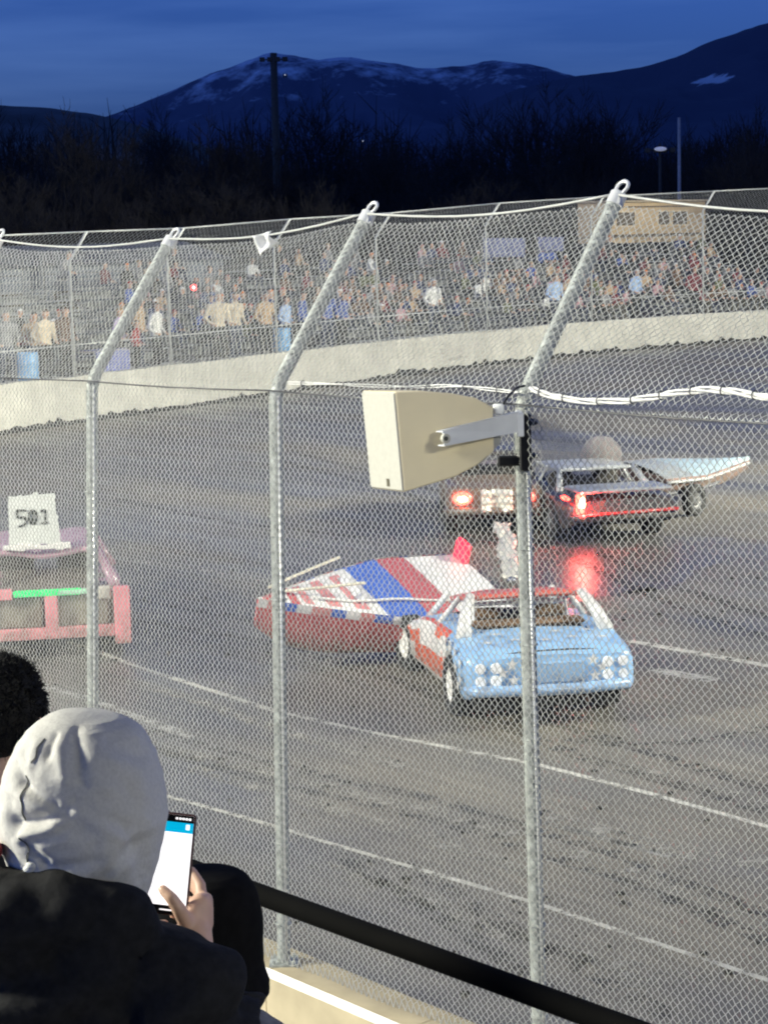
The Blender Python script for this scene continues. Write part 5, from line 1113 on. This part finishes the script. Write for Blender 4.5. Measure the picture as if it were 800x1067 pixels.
# grey hood, shaped loop by loop
prof = [(741, 62, 92), (743, 55, 104), (747, 46, 122), (753, 37, 137), (762, 27, 149), (775, 17, 158), (790, 9, 164), (810, 3, 169), (830, 0, 172), (850, -1, 173), (868, 0, 171), (884, 3, 168), (898, 9, 165), (910, 16, 162), (922, 22, 158), (936, 26, 154), (950, 28, 150)]
crease = [((48, 762), (42, 782), .004, 5), ((86, 752), (97, 792), -.010, 7), ((72, 762), (80, 790), .007, 7), ((100, 790), (120, 800), .006, 8), ((34, 800), (70, 815), -.010, 6), ((36, 812), (78, 830), .008, 7), ((30, 838), (80, 822), -.012, 7), ((36, 850), (70, 838), .010, 6), ((38, 858), (58, 872), -.012, 6), ((60, 858), (84, 850), .006, 8), ((148, 862), (104, 908), -.010, 7), ((138, 880), (96, 925), .007, 8), ((14, 870), (40, 880), -.006, 7), ((110, 770), (150, 790), .006, 10), ((160, 830), (152, 900), -.005, 9), ((120, 830), (130, 880), .005, 12), ((60, 880), (110, 872), -.006, 6), ((52, 892), (100, 890), .006, 5), ((100, 900), (60, 915), -.007, 6), ((92, 812), (140, 842), -.005, 6), ((96, 822), (138, 856), .005, 6), ((150, 800), (160, 850), .005, 7), ((20, 820), (30, 850), -.006, 6), ((66, 756), (60, 772), -.006, 4), ((120, 760), (150, 780), -.005, 6), ((24, 785), (36, 800), -.005, 5), ((20, 800), (14, 840), .004, 9)]
def segd(p, a, c):
    ax, ay = c[0] - a[0], c[1] - a[1]; t = max(0, min(1, ((p[0] - a[0]) * ax + (p[1] - a[1]) * ay) / (ax * ax + ay * ay))); return math.hypot(p[0] - a[0] - ax * t, p[1] - a[1] - ay * t)
YH = 3.47; camR = Vector((1, 0, 0)); camF = Vector((0, 1, 0))
def hood_pt(a, t):
    k = t * (len(prof) - 1); i = min(int(k), len(prof) - 2); f = k - i; v = lerp(prof[i][0], prof[i + 1][0], f); uL = lerp(prof[i][1], prof[i + 1][1], f); uR = lerp(prof[i][2], prof[i + 1][2], f)
    uc = (uL + uR) / 2; hw = (uR - uL) / 2; th = 2 * math.pi * a; cx_, sy_ = math.cos(th), math.sin(th)
    sq = 1.0
    u = uc + hw * cx_; dep = hw / 634 * 1.08
    d = 0.0
    if sy_ < .35:
        for (p0_, p1_, am, wd) in crease: d += am * math.exp(-(segd((u, v), p0_, p1_) / wd) ** 2)
    p = P(u, v, YH + 0.0); p = Vector((p.x, YH + dep * sy_, p.z + 0))
    nd = Vector((cx_, sy_, .15)).normalized()
    d += .005 * noise.noise(p * 13) + .003 * (abs(noise.noise(p * 24)) - .25) + .0012 * noise.noise(p * 55)
    ed = min(1, max(0, (v - 741) / 8)); return p + nd * d * ed * 1.0
b = MB(); NU, NV = 220, 170
b.grid(lambda a, t: hood_pt(a, t), NU, NV, closed=True)
top_c = P(78, 740.5, YH); o0 = len(b.v); b.v.append(top_c)
for i in range(NU): b.f.append((o0, (i + 1) % NU, i)); b.m.append(0)
fc = P(86, 850, YH); keep_f = []; 
for f in b.f:
    c_ = sum((b.v[i] for i in f), Vector()) / len(f); rel = c_ - fc; ax = rel.dot(fw1); lat = rel.dot(rt1); opening = ax > .06 and (lat / .088) ** 2 + ((rel.z + .03) / .125) ** 2 < 1
    keep_f.append(not opening)
b.f = [f for f, k in zip(b.f, keep_f) if k]; b.m = [0] * len(b.f)
hd = b.build('hood', hoodm, p1, base1, True); hd.modifiers.new('t', 'SOLIDIFY').thickness = -.006
def hood_at(u, v, off=.0015):
    t = 0
    for i in range(len(prof) - 1):
        if prof[i][0] <= v <= prof[i + 1][0]: t = (i + (v - prof[i][0]) / (prof[i + 1][0] - prof[i][0])) / (len(prof) - 1); uL = lerp(prof[i][1], prof[i + 1][1], (v - prof[i][0]) / (prof[i + 1][0] - prof[i][0])); uR = lerp(prof[i][2], prof[i + 1][2], (v - prof[i][0]) / (prof[i + 1][0] - prof[i][0]))
    c_ = max(-1, min(1, (u - (uL + uR) / 2) / ((uR - uL) / 2))); a = 1 - math.acos(c_) / (2 * math.pi); return hood_pt(a, t) + Vector((-.25, -1, .15)).normalized() * off
for pl_ in ([(55, 758), (50, 766), (49, 774), (44, 780)], [(36, 792), (33, 800), (36, 808), (38, 816), (35, 826), (33, 838)], [(34, 852), (38, 860), (42, 866)], [(41, 866), (40, 878), (38, 890), (37, 897)]):
    b = MB(); q_ = []
    for (x0, y0), (x1, y1) in zip(pl_, pl_[1:]): q_ += [hood_at(lerp(x0, x1, k / 5), lerp(y0, y1, k / 5)) for k in range(5)]
    b.tube(q_, .0013, 5); b.build('seam_thread', mat('dark thread', (.16, .16, .15), .9), hd, base1)
b = MB(); cpt = P(34, 902, YH - .118); b.ell(cpt, (.011, .010, .009), 0, 12, 8); b.ell(cpt + Vector((-.004, 0, -.006)), (.012, .009, .007), 0, 10, 6); b.build('drawstring_tip', mat('white cord tip', (.75, .75, .72), .7), hd, base1, True)
b = MB(); b.ell(P(-9, 888, 3.40), (.018, .03, .020), 0, 16, 10, Matrix.Rotation(R(35), 3, 'Y')); b.build('collar', mat('dark red collar', (.16, .012, .02), .8), p1, base1, True)
# phone
pw, ph, pth = .096, .184, .0095
tr_c, br_c = P(205.5, 847, PHY), P(195, 958, PHY - .02); eup = (tr_c - br_c).normalized(); erx = Vector((1, -.10, .0)); erx = (erx - eup * erx.dot(eup)).normalized(); enn = erx.cross(eup).normalized()
if enn.y > 0: enn = -enn
pc_ = (tr_c + br_c) / 2 - erx * pw / 2; PR = Matrix((erx, -enn, eup)).transposed()
phn = empty('phone', pc_ - eup * ph / 2); tag(phn, 'smartphone with a bright white page held up in the hand', 'phone'); po_ = phn.location.copy()
b = MB(); b.box(pc_, (pw, pth, ph), 0, PR, .004); b.build('case', mat('maroon phone case', (.06, .022, .022), .4), phn, po_)
def scr(name, x0, x1, z0, z1, m_, off):
    b = MB(); q = [pc_ + erx * x * pw / 2 + eup * z * ph / 2 + enn * (pth / 2 + off) for x, z in ((x0, z0), (x1, z0), (x1, z1), (x0, z1))]; b.quad(*q)
    return b.build(name, m_, phn, po_)
scr('screen', -.93, .93, -.80, .97, mat('screen white lit', (.9, .9, .9), .2, emit=1.15, ecol=(1, .98, .98), var=.01), .0006)
scr('status_bar', -.93, .93, .83, .97, mat('screen black', (.01, .01, .014), .15), .0010)
scr('header_bar', -.93, .93, .63, .83, mat('screen blue lit', (.0, .35, .6), .2, emit=.75, ecol=(0, .52, .85), var=.02), .0010)
for x in (.25, .38, .50, .62, .74): scr('status_icon', x, x + .09, .885, .925, MATS['screen white lit'], .0014)
scr('header_icon', -.60, -.48, .70, .77, MATS['screen white lit'], .0014); scr('header_icon', .66, .80, .70, .80, MATS['screen white lit'], .0014)
scr('page_rule', -.85, .40, -.395, -.385, mat('screen grey lit', (.5, .5, .55), .2, emit=.6, ecol=(.8, .8, .9)), .0012)
scr('chin', -.93, .93, -.97, -.80, MATS['screen black'], .0008); scr('home_bar', -.05, .55, -.90, -.875, MATS['screen white lit'], .0014)
# ---- dark curly haired neighbour standing at left
def neighbour(headc, foot, fw_, lab, hair_fn, jm, sit=False):
    rt_ = Vector((fw_.y, -fw_.x, 0)); nk = headc + Vector((0, 0, -.19)); base = Vector((foot.x, foot.y, foot.z)); b = MB()
    b.ell(headc, (.078, .078, .115)); b.ell(headc + fw_ * .055 + Vector((0, 0, -.055)), (.055, .055, .065)); b.ell(headc + fw_ * .102 + Vector((0, 0, -.012)), (.014, .014, .024)); b.ell(headc + fw_ * .092 + Vector((0, 0, -.062)), (.025, .025, .011))
    for s_ in (-1, 1): b.ell(headc + rt_ * s_ * .08, (.014, .022, .033)); b.ell(headc + fw_ * .08 + rt_ * s_ * .032 + Vector((0, 0, .012)), (.015, .015, .011))
    b.capsule(nk + Vector((0, 0, -.05)), headc - Vector((0, 0, .06)), .062, .056); hip = Vector((nk.x, nk.y, foot.z + (.60 if sit else .95))) - fw_ * .02
    b.ell(nk + Vector((0, 0, -.20)), (.17, .14, .2)); b.capsule(hip, nk + Vector((0, 0, -.22)), .14, .15)
    J = MB(); J.ell(nk + Vector((0, 0, -.2)), (.22, .19, .22)); J.capsule(hip, nk + Vector((0, 0, -.22)), .19, .2); T = MB(); T.ell(hip, (.19, .17, .14)); SH = MB()
    for a_ in range(12): an = 2 * math.pi * a_ / 12; J.ell(nk + rt_ * math.cos(an) * .085 + fw_ * math.sin(an) * .08 + Vector((0, 0, -.05)), .05)
    for s_ in (-1, 1):
        sh = nk + rt_ * s_ * .20 + Vector((0, 0, -.08)); el = sh + rt_ * s_ * .05 + fw_ * .08 + Vector((0, 0, -.27)); wr = el + fw_ * .20 - rt_ * s_ * .12 + Vector((0, 0, -.02))
        b.capsule(sh, el, .052, .042); b.capsule(el, wr, .042, .028); b.ell(wr + fw_ * .045, (.036, .036, .028))
        for k in range(4): r0_ = wr + fw_ * .06 + Vector((0, 0, .024 - .016 * k)); b.capsule(r0_, r0_ + fw_ * .045 - rt_ * s_ * .01, .0095, .009, 0, 8); b.capsule(r0_ + fw_ * .045 - rt_ * s_ * .01, r0_ + fw_ * .06 - rt_ * s_ * .035, .009, .008, 0, 8)
        b.capsule(wr + fw_ * .03 + Vector((0, 0, .02)), wr + fw_ * .06 - rt_ * s_ * .02 + Vector((0, 0, .05)), .012, .0095, 0, 8)
        J.capsule(nk + Vector((0, 0, -.1)), sh, .095, .095); J.capsule(sh, el, .092, .07); J.capsule(el, el.lerp(wr, .94), .068, .045)
        if sit: kn = hip + fw_ * .44 + rt_ * s_ * .13 + Vector((0, 0, -.08)); ft = kn - fw_ * .03; ft.z = foot.z + .055
        else: kn = Vector((hip.x, hip.y, foot.z + .5)) + rt_ * s_ * .10; ft = kn.copy(); ft.z = foot.z + .055
        b.capsule(hip + rt_ * s_ * .09, kn, .085, .06); b.capsule(kn, ft, .055, .04); b.capsule(ft, ft + fw_ * .17 + Vector((0, 0, -.015)), .042, .035)
        T.capsule(hip + rt_ * s_ * .09, kn, .105, .082); T.capsule(kn, ft + Vector((0, 0, .05)), .078, .065); SH.capsule(ft + Vector((0, 0, .008)), ft + fw_ * .19 + Vector((0, 0, -.005)), .06, .048)
    p_ = b.build('person', skinn, None, base); remesh(p_, .007, 3); tag(p_, lab, 'person')
    j_ = J.build('jacket', jm, p_, base); remesh(j_, .012, 6, .6); displace(j_, lambda c: .012 * noise.noise((c + base) * 8) + .005 * noise.noise((c + base) * 22))
    remesh(T.build('trousers', MATS['dark denim'], p_, base), .016, 3); remesh(SH.build('shoes', MATS['dark shoe'], p_, base), .012, 2)
    hair_fn(p_, base, headc, fw_, rt_); return p_
hairm = mat('black hair', (.004, .0035, .003), .75, var=.3, scale=80)
def curly(p_, base, hc, fw_, rt_):
    b = MB(); rn = random.Random(4)
    b.ell(hc + Vector((0, 0, .025)) - fw_ * .015, (.098, .10, .112))
    for i in range(5200):
        d = Vector((rn.gauss(0, 1), rn.gauss(0, 1), rn.gauss(.25, 1))).normalized()
        if d.dot(fw_) > .55 and d.z < .45: continue
        if d.z < -.75: continue
        c = hc + Vector((0, 0, .025)) - fw_ * .015 + Vector((d.x * .096, d.y * .096, d.z * .110)); ln = rn.uniform(.006, .017) * (1 + .6 * noise.noise(d * 3))
        dv = (d + Vector((rn.uniform(-1, 1), rn.uniform(-1, 1), rn.uniform(-1, 1))) * .7).normalized(); dv2 = (dv + Vector((rn.uniform(-1, 1), rn.uniform(-1, 1), rn.uniform(-1.2, .6))) * .8).normalized()
        b.tube([c, c + dv * ln * .55, c + dv * ln * .55 + dv2 * ln * .6], [.0016, .0012, .0004], 3, cap=False)
    b.build('hair', hairm, p_, base, True)
c2 = P(4, 748, 4.40)
neighbour(c2, Vector((c2.x, c2.y, FB)), Vector((.4, .9, 0)).normalized(), 'dark curly haired person standing at the left edge beyond the grey hood', curly, jack)
def blackhood(p_, base, hc, fw_, rt_):
    b = MB()
    pr_ = [(906, 196, 236), (909, 184, 250), (914, 172, 258), (922, 163, 265), (934, 157, 270), (950, 154, 273), (970, 154, 274.5), (990, 157, 274), (1003, 160, 274), (1012, 162, 277), (1022, 163, 282), (1032, 164, 282), (1040, 166, 276), (1048, 170, 262)]
    YY = 4.25
    def fn(a, t):
        k = t * (len(pr_) - 1); i = min(int(k), len(pr_) - 2); f = k - i; v = lerp(pr_[i][0], pr_[i + 1][0], f); uL = lerp(pr_[i][1], pr_[i + 1][1], f); uR = lerp(pr_[i][2], pr_[i + 1][2], f)
        th = 2 * math.pi * a; u = (uL + uR) / 2 + (uR - uL) / 2 * math.cos(th); p = P(u, v, YY); dep = (uR - uL) / 2 / 518 * 1.05
        q = Vector((p.x, YY + dep * math.sin(th), p.z)); return q + Vector((math.cos(th), math.sin(th), 0)) * .004 * noise.noise(q * 15)
    b.grid(fn, 80, 60, closed=True); o0 = len(b.v); b.v.append(P(216, 905, YY))
    for i in range(80): b.f.append((o0, (i + 1) % 80, i)); b.m.append(0)
    nf = []
    for f in b.f:
        c_ = sum((b.v[i] for i in f), Vector()) / len(f) - hc
        if c_.dot(fw_) > .05 and (c_.dot(rt_) / .075) ** 2 + ((c_.z + .02) / .11) ** 2 < 1: continue
        nf.append(f)
    b.f = nf; b.m = [0] * len(nf)
    o = b.build('hood', mat('black hood cloth', (.005, .005, .0055), .95, var=.25, scale=50, spec=.1), p_, base, True); o.modifiers.new('t', 'SOLIDIFY').thickness = -.006
c3 = P(214, 965, 4.26)
neighbour(c3, Vector((c3.x, c3.y, FB)), Vector((.6, .8, 0)).normalized(), 'person in a black hood and grey jacket sitting below the raised phone', blackhood, mat('grey jacket cloth', (.16, .16, .18), .85, var=.2, scale=40, bump=.1), True)
